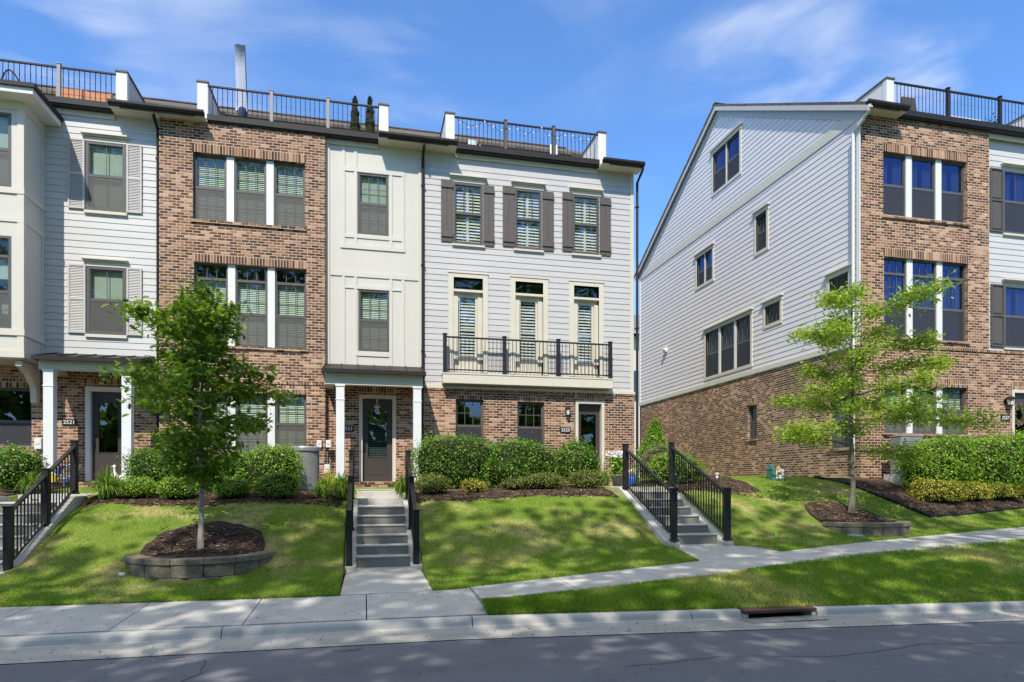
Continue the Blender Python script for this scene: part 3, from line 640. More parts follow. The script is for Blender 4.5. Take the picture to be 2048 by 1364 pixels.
def railing(P, name, p0, p1, posts, h, rmat='black', pmat='black', pitch=.115, pw=.09, bal='baluster', zb=.08, knuckle=True, label=None):
    """level railing from p0 to p1; posts = fractions along it"""
    A, B = Vector(p0), Vector(p1); d = B-A; n = d.length; ax = abs(d.x) > abs(d.y)
    m = MB()
    def bar(z, a, w_, t0=0, t1=1):
        q0, q1 = A+d*t0, A+d*t1
        if ax: m.box(min(q0.x, q1.x), max(q0.x, q1.x), q0.y-w_/2, q0.y+w_/2, A.z+z, A.z+z+a)
        else: m.box(q0.x-w_/2, q0.x+w_/2, min(q0.y, q1.y), max(q0.y, q1.y), A.z+z, A.z+z+a)
    bar(h-.045, .045, .055); bar(zb, .035, .04)
    r_ = m.build(name, M[rmat], P, bevel=.004)
    if label: r_['label'] = label
    first = None
    for t in posts:
        c = A+d*t; q = MB(); q.box(c.x-pw/2, c.x+pw/2, c.y-pw/2, c.y+pw/2, A.z, A.z+h+.05); q.box(c.x-pw/2-.012, c.x+pw/2+.012, c.y-pw/2-.012, c.y+pw/2+.012, A.z+h+.051, A.z+h+.075)
        q.box(c.x-pw/2-.015, c.x+pw/2+.015, c.y-pw/2-.015, c.y+pw/2+.015, A.z-.001, A.z+.03)
        q.build('post', M[pmat], r_, bevel=.005)
    k = max(1, int(n/pitch)); src = None
    for i in range(1, k):
        c = A+d*(i/k)
        if any(abs(i/k-t)*n < pw*.6 for t in posts): continue
        if src is None:
            q = MB(); q.tube([c+Vector((0, 0, zb+.03)), c+Vector((0, 0, h-.04))], .0095, 6)
            if knuckle: q.tube([c+Vector((0, 0, h*.62)), c+Vector((0, 0, h*.62+.02)), c+Vector((0, 0, h*.62+.04))], [.010, .017, .010], 6)
            src = q.build(bal, M[rmat], r_); c0 = c
        else: dup(src, r_, c-c0)
    return r_
def slabYZ(m, x0, x1, prof_, th):
    """sloping slab: prof_ list of (y,z) top line"""
    for (ya, za), (yb, zb) in zip(prof_, prof_[1:]): m.hexa([(x0, ya, za-th), (x1, ya, za-th), (x1, yb, zb-th), (x0, yb, zb-th), (x0, ya, za), (x1, ya, za), (x1, yb, zb), (x0, yb, zb)])
SL = .56; HD = 7.57
def roofset(P, x0, x1, Y, ze, ta, tb, cheekL=True, cheekR=True, ovl=0, ovr=0, rmat='railgrey', posts=(.34, .67), side='siding_grey', rail='black', cw=.25, fz_=None):
    """gabled roof with a terrace cut into its street slope between ta and tb; ze = top of the street gutter"""
    yr, zr = Y+HD, ze+.26+SL*HD; z_at = lambda y: ze+.26+SL*(y-Y); th = .15; yb = Y+3.5
    m = MB()
    for a, b in ((x0-ovl, ta+.02), (tb-.02, x1+ovr)):
        if b-a > .05: slabYZ(m, a, b, [(Y-.5, z_at(Y-.5)), (yr, zr)], th)
    a, b = max(ta, x0)+.02, min(tb, x1)-.02; slabYZ(m, a, b, [(yb-.09, z_at(yb-.09)), (yr, zr)], .10)
    slabYZ(m, x0-ovl, x1+ovr, [(yr, zr), (Y+2*HD+.3, ze+.26-.3*SL)], th)
    m.box(x0-ovl, x1+ovr, yr-.1, yr+.1, zr-.02, zr+.025)
    m.build('roof', M['shingle'], P)
    # overhang: soffit, gutter
    for a, b in ((x0-ovl, ta+.28), (tb-.28, x1+ovr)):
        if b-a < .35: continue
        q = MB(); q.box(max(a, x0)+.01, b-.01, Y-.46, Y-.0, ze-.125, ze-.10); q.box(a+.01, b-.01, Y-.475, Y-.46, ze-.12, ze-.0); q.build('soffit', M['trim'], P)
        q = MB(); q.prism([(a, Y-.48, ze-.12), (a, Y-.56, ze-.11), (a, Y-.60, ze-.05), (a, Y-.60, ze+.005), (a, Y-.585, ze+.005), (a, Y-.585, ze-.03), (a, Y-.48, ze-.03)], (b-a, 0, 0))
        q.build('gutter', M['blacktrim'], P)
    a, b = max(ta, x0)+.28, min(tb, x1)-.28
    q = MB(); q.box(a, b, Y-.23, Y+.0, ze-.11, ze+.06); q.box(a, b, Y-.26, Y-.23, ze-.07, ze+.085); q.build('terrace_fascia', M['blacktrim'], P)
    f0, f1 = fz_ or (a, b); q = MB(); q.box(max(a, f0), min(b, f1), Y-.06, Y-.017, ze-.24, ze-.112); q.build('frieze', M['trim'], P)
    # terrace
    q = MB(); q.box(max(ta, x0), min(tb, x1), Y+.0, yb, ze-.08, ze+.03); q.build('terrace_floor', M['oldconcrete'], P)
    frb = lambda a_, o, z: (a_, yb-o, z)
    wall('terrace_wall', frb, max(ta, x0)+.05, min(tb, x1)-.05, ze+.03, z_at(yb)-.12, [], M['siding_olive'], P, lap=.19)
    hc = 1.04; ce = (hc-.26)/SL+.15
    for side_, on in ((ta, cheekL), (tb-cw, cheekR)):
        if not on: continue
        q = MB(); pts = [(side_, Y-.02, ze+.0), (side_, Y-.02, ze+hc), (side_, Y+ce+.1, ze+hc), (side_, Y+ce+.1, ze+.0)]
        q.prism(pts, (cw, 0, 0)); ck = q.build('parapet', M['white'] if side_ > 100 else M[side], P)
        q = MB(); q.box(side_-.004, side_+cw+.004, Y-.045, Y-.021, ze+.07, ze+hc); q.box(side_-.012, side_+.0, Y-.045, Y+.08, ze+.1, ze+hc); q.box(side_+cw, side_+cw+.012, Y-.045, Y+.08, ze+.1, ze+hc); q.build('front_board', M['white'], ck)
        q = MB(); q.box(side_-.03, side_+cw+.03, Y-.07, Y+ce+.12, ze+hc+.001, ze+hc+.045); q.build('cap', M['shutter'], ck)
    ra, rb = max(ta+(cw if cheekL else 0), x0), min(tb-(cw if cheekR else 0), x1)
    return railing(P, 'roof_railing', (ra, Y-.03, ze+.06), (rb, Y-.03, ze+.06), posts, .93, rail, rmat, pitch=.125, pw=.085)
def shell(P, x0, x1, Y, z0, ze, left=True, right=True):
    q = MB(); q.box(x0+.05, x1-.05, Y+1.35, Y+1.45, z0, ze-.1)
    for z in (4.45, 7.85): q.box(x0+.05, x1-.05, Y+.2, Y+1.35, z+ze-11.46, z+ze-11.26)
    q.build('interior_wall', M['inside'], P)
    q = MB(); q.box(x0, x1, Y+2*HD-.1, Y+2*HD, z0-.6, ze+.1); q.build('rear_wall', M['siding_grey'], P)
    for x, on in ((x0, left), (x1, right)):
        if on:
            q = MB(); xx = x+.03 if x == x0 else x-.09
            q.prism([(xx, Y+.2, z0-.6), (xx, Y+2*HD-.11, z0-.6), (xx, Y+2*HD-.11, ze), (xx, Y+HD, ze+.1+SL*HD), (xx, Y+.2, ze)], (.06, 0, 0)); q.build('party_wall', M['siding_grey'], P)
def downspout(P, x, Y, zt, z0, mt='blacktrim'):
    m = MB(); m.tube([(x, Y-.50, zt-.1), (x, Y-.50, zt-.2), (x, Y-.07, zt-.42), (x, Y-.07, z0+.15), (x, Y-.22, z0+.05)], .043, 8)
    for z in (zt-1.2, (zt+z0)/2, z0+1): m.box(x-.055, x+.055, Y-.12, Y-.0, z, z+.03)
    m.build('downspout', M[mt], P)
def textmesh(name, s, size, loc, P, mt, rot=(R(90), 0, 0), ext=.003):
    cu = bpy.data.curves.new(name, 'FONT'); cu.body = s; cu.size = size; cu.extrude = ext; cu.align_x = 'CENTER'; cu.align_y = 'CENTER'; cu.resolution_u = 3
    o = bpy.data.objects.new(name+'_tmp', cu); scene.collection.objects.link(o); bpy.context.view_layer.update()
    me = bpy.data.meshes.new_from_object(o.evaluated_get(bpy.context.evaluated_depsgraph_get())); bpy.data.objects.remove(o); bpy.data.curves.remove(cu)
    me.transform(Matrix.Translation(loc) @ Matrix.Rotation(rot[2], 4, 'Z') @ Matrix.Rotation(rot[0], 4, 'X')); me.materials.clear(); me.materials.append(M[mt]); me.name = name
    return link(name, me, P)
def plaque(P, fr, a, z, s, w_=.34, h=.175, size=.14):
    m = MB(); m.fbox(fr, a-w_/2, a+w_/2, .002, .022, z-h/2, z+h/2); p = m.build('number_plaque', M['black'], P, bevel=.003)
    x, y, _ = fr(a, .026, z); textmesh('digits', s, size, (x, y, z), p, 'petal')
def lantern(P, fr, a, z, s=1):
    m = MB(); m.fbox(fr, a-.05, a+.05, 0, .02, z-.10, z+.08); c = Vector(fr(a, .12, z)); m.tube([fr(a, .02, z+.03), fr(a, .10, z+.10), fr(a, .12, z+.13)], .012, 6)
    m.lathe(tuple(c), [(.09*s, .03), (.10*s, .05), (.055*s, .11), (.02, .14)], 4*3); m.lathe(tuple(c), [(.05*s, -.16), (.06*s, -.14), (.062*s, -.135)], 12)
    for k in range(4): an = k*math.pi/2+.78; m.tube([c+Vector((math.cos(an)*.055*s, math.sin(an)*.055*s, -.14)), c+Vector((math.cos(an)*.08*s, math.sin(an)*.08*s, .04))], .006, 5)
    lp = m.build('wall_lantern', M['black'], P); q = MB(); q.lathe(tuple(c), [(.042*s, -.13), (.066*s, .03)], 12); q.build('lamp_glass', M['bulb'], lp)
def door(P, fr, a0, a1, z0, z1, rec=.12, cas=.10, glass=(.18, .30, .86), blinds=True, dmat='door', cmat='trim', side='left'):
    """a0..a1 z0..z1 = leaf; casing outside"""
    q = MB(); q.fbox(fr, a0-cas, a0, -rec-.03, .012, z0, z1+cas); q.fbox(fr, a1, a1+cas, -rec-.03, .012, z0, z1+cas); q.fbox(fr, a0, a1, -rec-.03, .0115, z1, z1+cas-.001); q.build('door_casing', M[cmat], P)
    m = MB(); gw, gb, gt = glass; w_ = a1-a0; h = z1-z0; ga, gb_, gz0, gz1 = a0+w_*gw, a1-w_*gw, z0+h*gb, z0+h*gt
    o0, o1 = -rec-.045, -rec
    m.fbox(fr, a0, ga, o0, o1, z0, z1); m.fbox(fr, gb_, a1, o0, o1, z0, z1); m.fbox(fr, ga, gb_, o0, o1, gz1, z1); m.fbox(fr, ga, gb_, o0, o1-.0, z0, gz0)
    frame4(m, fr, ga-.02, gb_+.02, gz0-.02, gz1+.02, .025, o1+.0005, o1+.012); m.fbox(fr, ga+.03, gb_-.03, o1+.0005, o1+.009, z0+.2, gz0-.12)
    d = m.build('door', M[dmat], P)
    q = MB(); q.face([fr(ga, -rec-.02, gz0), fr(gb_, -rec-.02, gz0), fr(gb_, -rec-.02, gz1), fr(ga, -rec-.02, gz1)]); q.build('pane', M['glassdark'], d)
    if blinds: q = MB(); slats(q, fr, ga, gb_, gz0, gz1, -rec-.07, .05, .009, 1.7); q.build('blind', M['curtain'], d)
    hx = a0+.06 if side == 'left' else a1-.06
    q = MB(); q.fbox(fr, hx-.02, hx+.02, o1+.001, o1+.02, z0+.88, z0+1.12); q.tube([fr(hx, o1+.01, z0+.92), fr(hx, o1+.055, z0+.92), fr(hx, o1+.055, z0+1.08), fr(hx, o1+.01, z0+1.08)], .009, 6); q.lathe(fr(hx, o1+.02, z0+1.2), [(.02, -.02), (.027, 0), (.02, .02)], 10); q.build('door_handle', M['black'], d)
    return d
def porch(P, xl, xr, Yw, dep, z_w, z_e, z_b, cols, zf, cw=.22):
    yf = Yw-dep; m = MB()
    m.hexa([(xl-.05, yf-.12, z_e-.05), (xr+.05, yf-.12, z_e-.05), (xr+.05, Yw, z_w-.05), (xl-.05, Yw, z_w-.05), (xl-.05, yf-.12, z_e), (xr+.05, yf-.12, z_e), (xr+.05, Yw, z_w), (xl-.05, Yw, z_w)])
    n = int((xr-xl)/.42)
    for i in range(n+1): x = xl-.04+(xr-xl+.06)*i/n; m.hexa([(x, yf-.12, z_e), (x+.02, yf-.12, z_e), (x+.02, Yw, z_w), (x, Yw, z_w), (x, yf-.12, z_e+.03), (x+.02, yf-.12, z_e+.03), (x+.02, Yw, z_w+.03), (x, Yw, z_w+.03)])
    m.box(xl-.07, xr+.07, yf-.21, yf-.121, z_e-.10, z_e+.0); m.box(xl-.07, xl-.051, yf-.12, Yw, z_e-.09, z_e-.0); m.box(xr+.051, xr+.07, yf-.12, Yw, z_e-.09, z_e-.0)
    m.build('porch_roof', M['blacktrim'], P)
    m = MB(); m.box(xl, xr, yf, yf+.22, z_b, z_e-.055); m.box(xl, xl+.22, yf+.221, Yw-.01, z_b, z_e-.056); m.box(xr-.22, xr, yf+.221, Yw-.01, z_b, z_e-.056); m.box(xl+.2, xr-.2, yf+.2, Yw-.01, z_e-.08, z_e-.06); m.build('porch_beam', M['trim'], P)
    for x in cols:
        m = MB(); y0 = yf; h = cw/2
        m.box(x-h, x+h, y0, y0+cw, zf, z_b-.001); m.box(x-h-.025, x+h+.025, y0-.025, y0+cw+.025, zf-.001, zf+.18); m.box(x-h-.02, x+h+.02, y0-.02, y0+cw+.02, z_b-.05, z_b-.0015)
        m.box(x-h-.012, x+h+.012, y0-.012, y0+cw+.012, z_b-.42, z_b-.39)
        m.build('porch_column', M['column'], P, bevel=.004)
    m = MB(); m.box(xl-.15, xr+.15, yf-.45, Yw-.01, zf-.5, zf-.045); m.build('porch_floor', M['brick'], P)
    m = MB(); n = int((xr-xl+.3)/.079)
    for i in range(n): x = xl-.15+(xr-xl+.3)*i/n; m.box(x+.004, x+(xr-xl+.3)/n-.004, yf-.47, Yw-.012, zf-.044, zf)
    m.box(xl-.148, xr+.148, yf-.46, Yw-.015, zf-.045, zf-.007); m.build('porch_edge', M['brick'], P)
def meterbox(P, fr, a0, a1, z0, z1, z_g, nm='meter_box'):
    m = MB(); m.fbox(fr, a0, a1, 0, .09, z0, z1); m.fbox(fr, a0+.02, a1-.02, .09, .098, (z0+z1)/2+.01, z1-.02); m.fbox(fr, a0+.03, a1-.03, .085, .1, (z0+z1)/2-.015, (z0+z1)/2); b = m.build(nm, M['white'], P, bevel=.004)
    if z_g is not None: q = MB(); x = (a0+a1)/2; q.tube([fr(x, .03, z0), fr(x, .03, z_g)], .013, 6); q.build('conduit', M['steel'], b)
# ================================================================ LEFT ROW
Y0 = 19.2; ZE = 11.46
fr0 = lambda a, o, z: (a, Y0-o, z)
X1, X2, X3, X4 = -12.6, -5.40, 1.68, 8.30
def xx(px, Y=Y0): return fy(px, 0, Y)[0]
def zz(px, py, Y=Y0): return fy(px, py, Y)[1]
ZB = 4.33    # top of the brick base
# ---- middle house: brick bay, cream panel bay with porch
H2 = thing('townhouse', 'brick and cream panel townhouse numbered 2523, middle one of the left row', 'townhouse', (-1.9, 19.2, 1.5), 'townhouses of the left row')
YB2 = Y0-.18; fb2 = lambda a, o, z: (a, YB2-o, z)
def x2(px): return fy(px, 0, YB2)[0]
def z2(px, py): return fy(px, py, YB2)[1]
xb = x2(650.5)
w3 = (x2(385.5), x2(610), z2(387, 438.5), z2(385.5, 303)); w2 = (x2(388), x2(612.5), z2(612, 698.6), z2(612, 538)); w1 = (x2(388), x2(612.5), 2.35, z2(612, 789))
wall('brick_wall', fb2, X2+.03, xb, .9, ZE-.1, [w3, w2, w1], M['brick'], H2, reveal=.17)
m = MB(); m.face([(xb, YB2, .9), (xb, Y0+.02, .9), (xb, Y0+.02, ZE-.1), (xb, YB2, ZE-.1)]); m.face([(X2+.03, YB2, .9), (X2+.03, Y0+.02, .9), (X2+.03, Y0+.02, ZE-.1), (X2+.03, YB2, ZE-.1)]); m.build('brick_return', M['brick'], H2)
for w_ in (w3, w2, w1): soldier(H2, fb2, w_[0], w_[1], w_[3]); rowsill(H2, fb2, w_[0], w_[1], w_[2])
triple(H2, fb2, *w3, rec=.10, mw=.19, cols=3, rows=2, blind='slats')
triple(H2, fb2, *w2, rec=.10, mw=.19, cols=3, rows=2, transom=.42, blind='slats')
triple(H2, fb2, *w1, rec=.10, mw=.19, cols=3, rows=2, blind='slats')
m = MB(); m.fbox(fb2, X2+.06, xb-.01, -.01, .028, ZB-.03, ZB+.03); m.build('brick_course', M['rowlock'], H2)
# ground floor brick behind the porch
dl, dr = xx(725), xx(785); zd0, zd1 = 1.59, zz(725, 796)
Yp = Y0+.02; frp = lambda a, o, z: (a, Yp-o, z)
wall('brick_wall', frp, xb, X3, .9, 4.72, [(dl-.1, dr+.1, 1.59, zd1+.1)], M['brick'], H2, reveal=.2)
soldier(H2, frp, dl-.1, dr+.1, zd1+.1)
door(H2, frp, dl, dr, zd0, zd1)
plaque(H2, frp, xx(695), zz(695, 857.5), '2523')
# cream panel wall
wc3 = (xx(715), xx(777.5), zz(777, 472.5), zz(715, 345)); wc2 = (xx(716.5), xx(779.5), zz(779, 704.7), zz(716.5, 578.5))
wall('panel_wall', fr0, xb+.01, X3-.05, 4.72, ZE-.1, [wc3, wc2], M['panel'], H2, reveal=.07)
for w_ in (wc3, wc2): window(H2, fr0, *w_, rec=.0, cols=3, rows=2, blind='slats' if w_ is wc2 else 'shade', bl=1.0, fw=.055)
m = MB()
def bv(px, z0, z1, w_=.085, o=.022): x = xx(px); m.fbox(fr0, x-w_/2, x+w_/2, .001, o, z0, z1)
def bh(p0, p1, z, h=.09, o=.026): m.fbox(fr0, xx(p0), xx(p1), .001, o, z-h/2, z+h/2)
zt = ZE-.24; a, b, c_, d_ = 687, 711, 781.5, 806
zA, zB_, zC = wc3[3]+.075, wc3[2]-.075, wc3[2]-.38
bh(a-3, d_+3, zA, .12); bh(a-3, d_+3, zB_, .10, .024); bh(a-6, d_+4, zC, .12, .03)
for q in (a, b, c_, d_): bv(q, zC, zA)
for q in (a, b): bv(q, zA, zt)
zD, zE_, zF = wc2[3]+.42, wc2[3]+.06, wc2[2]-.08
bh(661, 840, zD, .13); bh(b-2, c_+2, zE_, .10); bh(a, b, zE_-.02, .05, .024); bh(c_, d_, zE_-.02, .05, .024); bh(b-2, c_+2, zF, .12)
for q in (a, b, c_, d_): bv(q, 4.86, zD)
bh(661, 840, 4.9, .08)
m.fbox(fr0, xb+.01, xb+.11, .001, .03, 4.72, zt); m.fbox(fr0, X3-.15, X3-.05, .001, .03, 4.72, zt)
m.build('batten', M['panel'], H2)
porch(H2, xb+.03, xx(855, 18.1)-.12, Y0, 1.05, zz(655, 727), zz(653, 738, 18.1), zz(680, 769, 18.2), [xx(680.5, 18.2)+.0, xx(834.5, 18.2)], 1.57)
a_, b_ = xx(400), xx(772)
roofset(H2, X2, X3, Y0, ZE, xx(396), xx(776), rmat='railgrey', posts=(.36, .69), side='siding_grey', fz_=(xb+.01, X3))
downspout(H2, X3-.02, Y0, ZE, 4.4); downspout(H2, X2-.03, Y0, ZE, 1.35)
m = MB(); x = X3-.05; m.tube([(x+.03, Y0-.07, 4.45), (x+.0, Y0-.2, 4.3), (x, Y0-.07, 4.1), (x, Y0-.07, 1.7)], .043, 8); m.build('downspout', M['blacktrim'], H2)
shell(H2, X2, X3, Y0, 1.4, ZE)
for p0, p1 in ((634, 643.5), (652, 662.5)): meterbox(H2, fb2, x2(p0), x2(p1), z2(p0, 895), z2(p0, 880.5), None)
meterbox(H2, fb2, x2(649), x2(660), z2(649, 946), z2(649, 929), 2.45, 'junction_box')
m = MB(); x = x2(657); m.tube([fb2(x, .03, z2(657, 896)), fb2(x+.02, .05, z2(657, 906)), fb2(x-.01, .03, z2(657, 929))], .012, 6); m.build('cable', M['black'], H2)
# ---- right house of the row: grey lap siding, balcony
H3 = thing('townhouse', 'grey lap sided townhouse numbered 2525 with dark board shutters and a black railed balcony', 'townhouse', (5, 19.2, 1.5), 'townhouses of the left row')
zs = ZB+.05; ZT3 = ZE-.24
win3 = []
for (p0, p1, yt, yb, s0, s1, s2, s3) in ((906.5, 965.5, 365.5, 486.5, 882, 906, 965.8, 988), (1029.5, 1083, 377.5, 495.7, 1005.2, 1029.2, 1083.4, 1107), (1145, 1198, 389.8, 507, 1124.3, 1144.8, 1198.6, 1221)):
    win3.append((xx(p0), xx(p1), (xx(s0), xx(s1), xx(s2), xx(s3))))
zw0, zw1 = zz(1029, 496), zz(1029, 377.5)
dz0, dz1 = zz(1034, 744), zz(1034, 563); doors = [(xx(907), xx(965.5)), (xx(1030.5), xx(1086)), (xx(1147.5), xx(1197.5))]
holes = [(a, b, zw0, zw1) for a, b, _ in win3]+[(a, b, 4.86, dz1) for a, b in doors]
wall('siding_wall', fr0, X3+.0, X4-.1, zs, ZT3+.13, holes, M['siding_grey'], H3, lap=.176, reveal=.22)
m = MB(); m.fbox(fr0, X4-.11, X4, -.1, .03, zs, ZT3+.12); m.build('corner_board', M['trim'], H3)
for a, b, (s0, s1, s2, s3) in win3:
    window(H3, fr0, a, b, zw0, zw1, rec=-.02, cols=3, rows=1, lowgrid=False, blind='plantation', screen=False, glass='glassmid', fw=.055)
    board_shutter(H3, fr0, s0, s1-.01, zw0+.02, zw1+.05); board_shutter(H3, fr0, s2+.01, s3, zw0-.02, zw1+.0)
    ledge(H3, fr0, a-.12, b+.12, zw1+.17, .045, .13); ledge(H3, fr0, a-.04, b+.06, zw0-.085, .055, .07, 'window_sill')
    m = MB(); m.fbox(fr0, a-.06, b+.06, .001, .03, zw1+.02, zw1+.135); m.build('head_board', M['trim'], H3)
for i, (a, b) in enumerate(doors):
    m = MB(); c = .155
    m.fbox(fr0, a-c, a, -.2, .03, 4.86, dz1+c); m.fbox(fr0, b, b+c, -.2, .03, 4.86, dz1+c); m.fbox(fr0, a, b, -.2, .03, dz1, dz1+c); m.fbox(fr0, a-c-.02, b+c+.02, .0305, .05, dz1+c-.03, dz1+c+.01)
    m.fbox(fr0, a, b, -.2, .02, dz1-.42, dz1-.35); dc = m.build('door_casing', M['trim'], H3)
    q = MB(); q.face([fr0(a, -.09, dz1-.35), fr0(b, -.09, dz1-.35), fr0(b, -.09, dz1), fr0(a, -.09, dz1)]); q.build('transom_pane', M['glassdark'], dc)
    wd = b-a; ga, gb2 = a+wd*.22, b-wd*.24; q = MB(); zt_ = dz1-.42; zg0, zg1 = 5.35, zt_-.14
    q.fbox(fr0, a, ga, -.17, -.12, 4.86, zt_); q.fbox(fr0, gb2, b, -.17, -.12, 4.86, zt_); q.fbox(fr0, ga, gb2, -.17, -.12, zg1, zt_); q.fbox(fr0, ga, gb2, -.17, -.12, 4.86, zg0)
    frame4(q, fr0, ga-.03, gb2+.03, zg0-.03, zg1+.03, .03, -.12, -.10)
    q.fbox(fr0, a+.001, ga-.06, -.1195, .005, zg0-.1, zg1); q.fbox(fr0, gb2+.06, b-.001, -.1195, -.03, zg0-.1, zg1)
    bd = q.build('balcony_door', M['trim'], H3)
    q = MB(); q.face([fr0(ga, -.15, zg0), fr0(gb2, -.15, zg0), fr0(gb2, -.15, zg1), fr0(ga, -.15, zg1)]); q.build('pane', M['glassmid'], bd)
    q = MB(); slats(q, fr0, ga, gb2, zg0+.02, zg1-.02, -.20, .092, .013, 1.9); zq = zg0+(zg1-zg0)*.44; q.fbox(fr0, ga, gb2, -.21, -.165, zq, zq+.06); q.build('interior_shutter', M['white'], bd)
# balcony
bx0, bx1 = xx(886, 18.85), xx(1225, 18.85); bz1 = zz(1055, 751.5, 18.85); bz0 = zz(1055, 771, 18.85)
m = MB(); m.box(bx0, bx1, Y0-.36, Y0-.02, bz0, bz1); m.box(bx0-.015, bx1+.015, Y0-.375, Y0-.02, bz1-.03, bz1+.012); balc = m.build('balcony', M['trim'], H3, bevel=.004)
railing(H3, 'balcony_railing', (bx0+.06, Y0-.31, bz1+.01), (bx1-.06, Y0-.31, bz1+.01), (0, .347, .673, 1), zz(1055, 681, 18.9)-bz1, pitch=.118, pw=.105, knuckle=False)
# brick base
b1 = (xx(911), xx(966.5), 2.45, zz(911, 798)); b2 = (xx(1034.5), xx(1088), 2.45, zz(1034.5, 803)); cd0, cd1 = xx(1148), xx(1208); dzt = zz(1148, 801)
frq = lambda a, o, z: (a, Y0-.03-o, z)
wall('brick_wall', frq, X3+.0, X4+.02, .9, ZB-.03, [b1, b2, (cd0, cd1, 1.59, dzt)], M['brick'], H3, reveal=.25)
q = MB(); q.box(X4-.03, X4+.02, Y0-.029, Y0+15, .9, ZB-.03); q.build('brick_side', M['brick'], H3)
for w_ in (b1, b2): soldier(H3, frq, w_[0], w_[1], w_[3], .2); rowsill(H3, frq, w_[0], w_[1], w_[2]); window(H3, frq, *w_, rec=.10, cols=3, rows=2, blind='shade' if w_ is b1 else None, bl=.0, lowgrid=False, glass='glassdark')
soldier(H3, frq, cd0, cd1, dzt, .2)
m = MB(); m.fbox(frq, X3+.02, X4+.04, -.01, .03, ZB-.029, ZB+.02); m.build('brick_course', M['rowlock'], H3)
m = MB(); m.fbox(fr0, X3+.05, X4+.03, -.01, .07, ZB+.021, ZB+.10); m.build('skirt_board', M['trim'], H3)
door(H3, lambda a, o, z: (a, Y0-.03-o, z), cd0+.13, cd1-.09, 1.59, dzt-.09, rec=.17, cas=.0899, glass=(.17, .28, .87), blinds=False)
lantern(H3, frq, xx(1133), zz(1133, 822)); plaque(H3, frq, xx(1130), zz(1130, 860.5), '2525')
m = MB(); m.box(xx(1120), X4, Y0-1.0, Y0-.04, .9, 1.57); m.build('door_step', M['brick'], H3)
roofset(H3, X3, X4, Y0, ZE, xx(891.5), xx(1210.5), ovr=.14, rmat='shutter', posts=(.345, .68), side='white')
downspout(H3, X4+.1, Y0, ZE, 1.4)
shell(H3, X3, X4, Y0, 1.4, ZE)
# ---- left house: white siding, cream bay window
H1 = thing('townhouse', 'white lap sided townhouse numbered 2521 with a cream bay window and louvered shutters', 'townhouse', (-9, 19.2, 1.5), 'townhouses of the left row')
s3 = (xx(172), xx(252.3), zz(172, 419), zz(172, 281.7)); s2 = (xx(174), xx(252.5), zz(174, 667), zz(174, 532))
wall('siding_wall', fr0, X1, X2+.0, 4.6, ZE-.11, [s3, s2], M['siding_white'], H1, lap=.176, reveal=.1)
for w_, bl_ in ((s3, 'shade'), (s2, None)):
    window(H1, fr0, *w_, rec=-.02, cols=2, rows=1, blind=bl_ or 'shade', bl=1 if bl_ else .5, fw=.07, lowgrid=bool(bl_))
    ledge(H1, fr0, w_[0]-.10, w_[1]+.06, w_[3]+.16, .045, .13); ledge(H1, fr0, w_[0]-.03, w_[1]+.03, w_[2]-.10, .075, .07, 'window_sill')
    m = MB(); m.fbox(fr0, w_[0]-.02, w_[1]+.02, .001, .03, w_[3]+.002, w_[3]+.12); m.build('head_board', M['trim'], H1)
    louver_shutter(H1, fr0, xx(137), w_[0]-.02, w_[2]+.0, w_[3]+.02); louver_shutter(H1, fr0, w_[1]+.02, xx(284.5), w_[2]+.0, w_[3]+.02)
e0, e1 = xx(180), xx(246)
gw = (xx(-60), xx(62), zz(62, 893), zz(62, 776))
wall('brick_wall', frp, X1, X2, .9, 4.6, [(e0-.13, e1+.12, 1.6, zz(180, 782)+.1), gw], M['brick'], H1, reveal=.2)
soldier(H1, frp, e0-.13, e1+.12, zz(180, 782)+.1)
soldier(H1, frp, gw[0], gw[1], gw[3])
window(H1, frp, *gw, rec=.1, cols=1, rows=1, blind=None, glass='glassdark', meet=.42)
door(H1, frp, e0, e1, 1.6, zz(180, 782), cas=.12, cmat='white', blinds=False, glass=(.2, .32, .88))
plaque(H1, frp, xx(138.5), zz(138.5, 844.5), '2521')
meterbox(H1, frp, xx(71), xx(85), zz(78, 898), zz(78, 877), 2.0)
porch(H1, xx(75, 18.1), xx(287, 18.1)-.1, Y0, 1.05, zz(40, 704), zz(60, 712, 18.1), zz(150, 741, 18.2), [xx(98, 18.2), xx(254, 18.2)], 1.57)
# bay
yB = 18.15; xR = xx(88); frB = lambda a, o, z: (a, yB-o, z); xL = xR-3.1
zb0, zb1 = zz(45, 716, yB), zz(45, 205, yB); zc = 0
v3 = (xR-1.45, xx(23, yB), zz(20, 374, yB), zz(20, 226, yB)); v2 = (xR-1.45, xx(23, yB), zz(20, 657, yB), zz(20, 472, yB))
wall('bay_wall', frB, xL, xR, zb0, zb1, [v3, v2], M['panel'], H1, reveal=.08)
for w_ in (v3, v2): window(H1, frB, *w_, rec=0, cols=1, rows=1, blind='shade', bl=1 if w_ is v3 else .3, fw=.06, transom=0 if w_ is v3 else .5)
q = MB(); q.box(xR-.04, xR, yB+.001, Y0-.001, zb0, zb1); q.box(xL, xL+.04, yB+.001, Y0-.001, zb0, zb1); q.box(xL, xR, yB+.001, Y0, zb0-.03, zb0-.001); q.build('bay_side', M['panel'], H1)
q = MB()
for z, h, o in ((v3[2]-.09, .13, .035), (v2[3]+.40, .10, .025), (v2[2]-.09, .15, .04), (zb0+.09, .17, .03), (zb1-.1, .2, .03)):
    q.box(xL-o, xR+o, yB-o, Y0-.018, z-h/2, z+h/2)
for zq0, zq1 in ((zb0, zb1),):
    q.box(xR-.12, xR+.022, yB-.022, yB+.10, zq0, zq1); q.box(xR+.001, xR+.022, Y0-.14, Y0-.018, zq0, zq1)
q.build('bay_trim', M['trim'], H1)
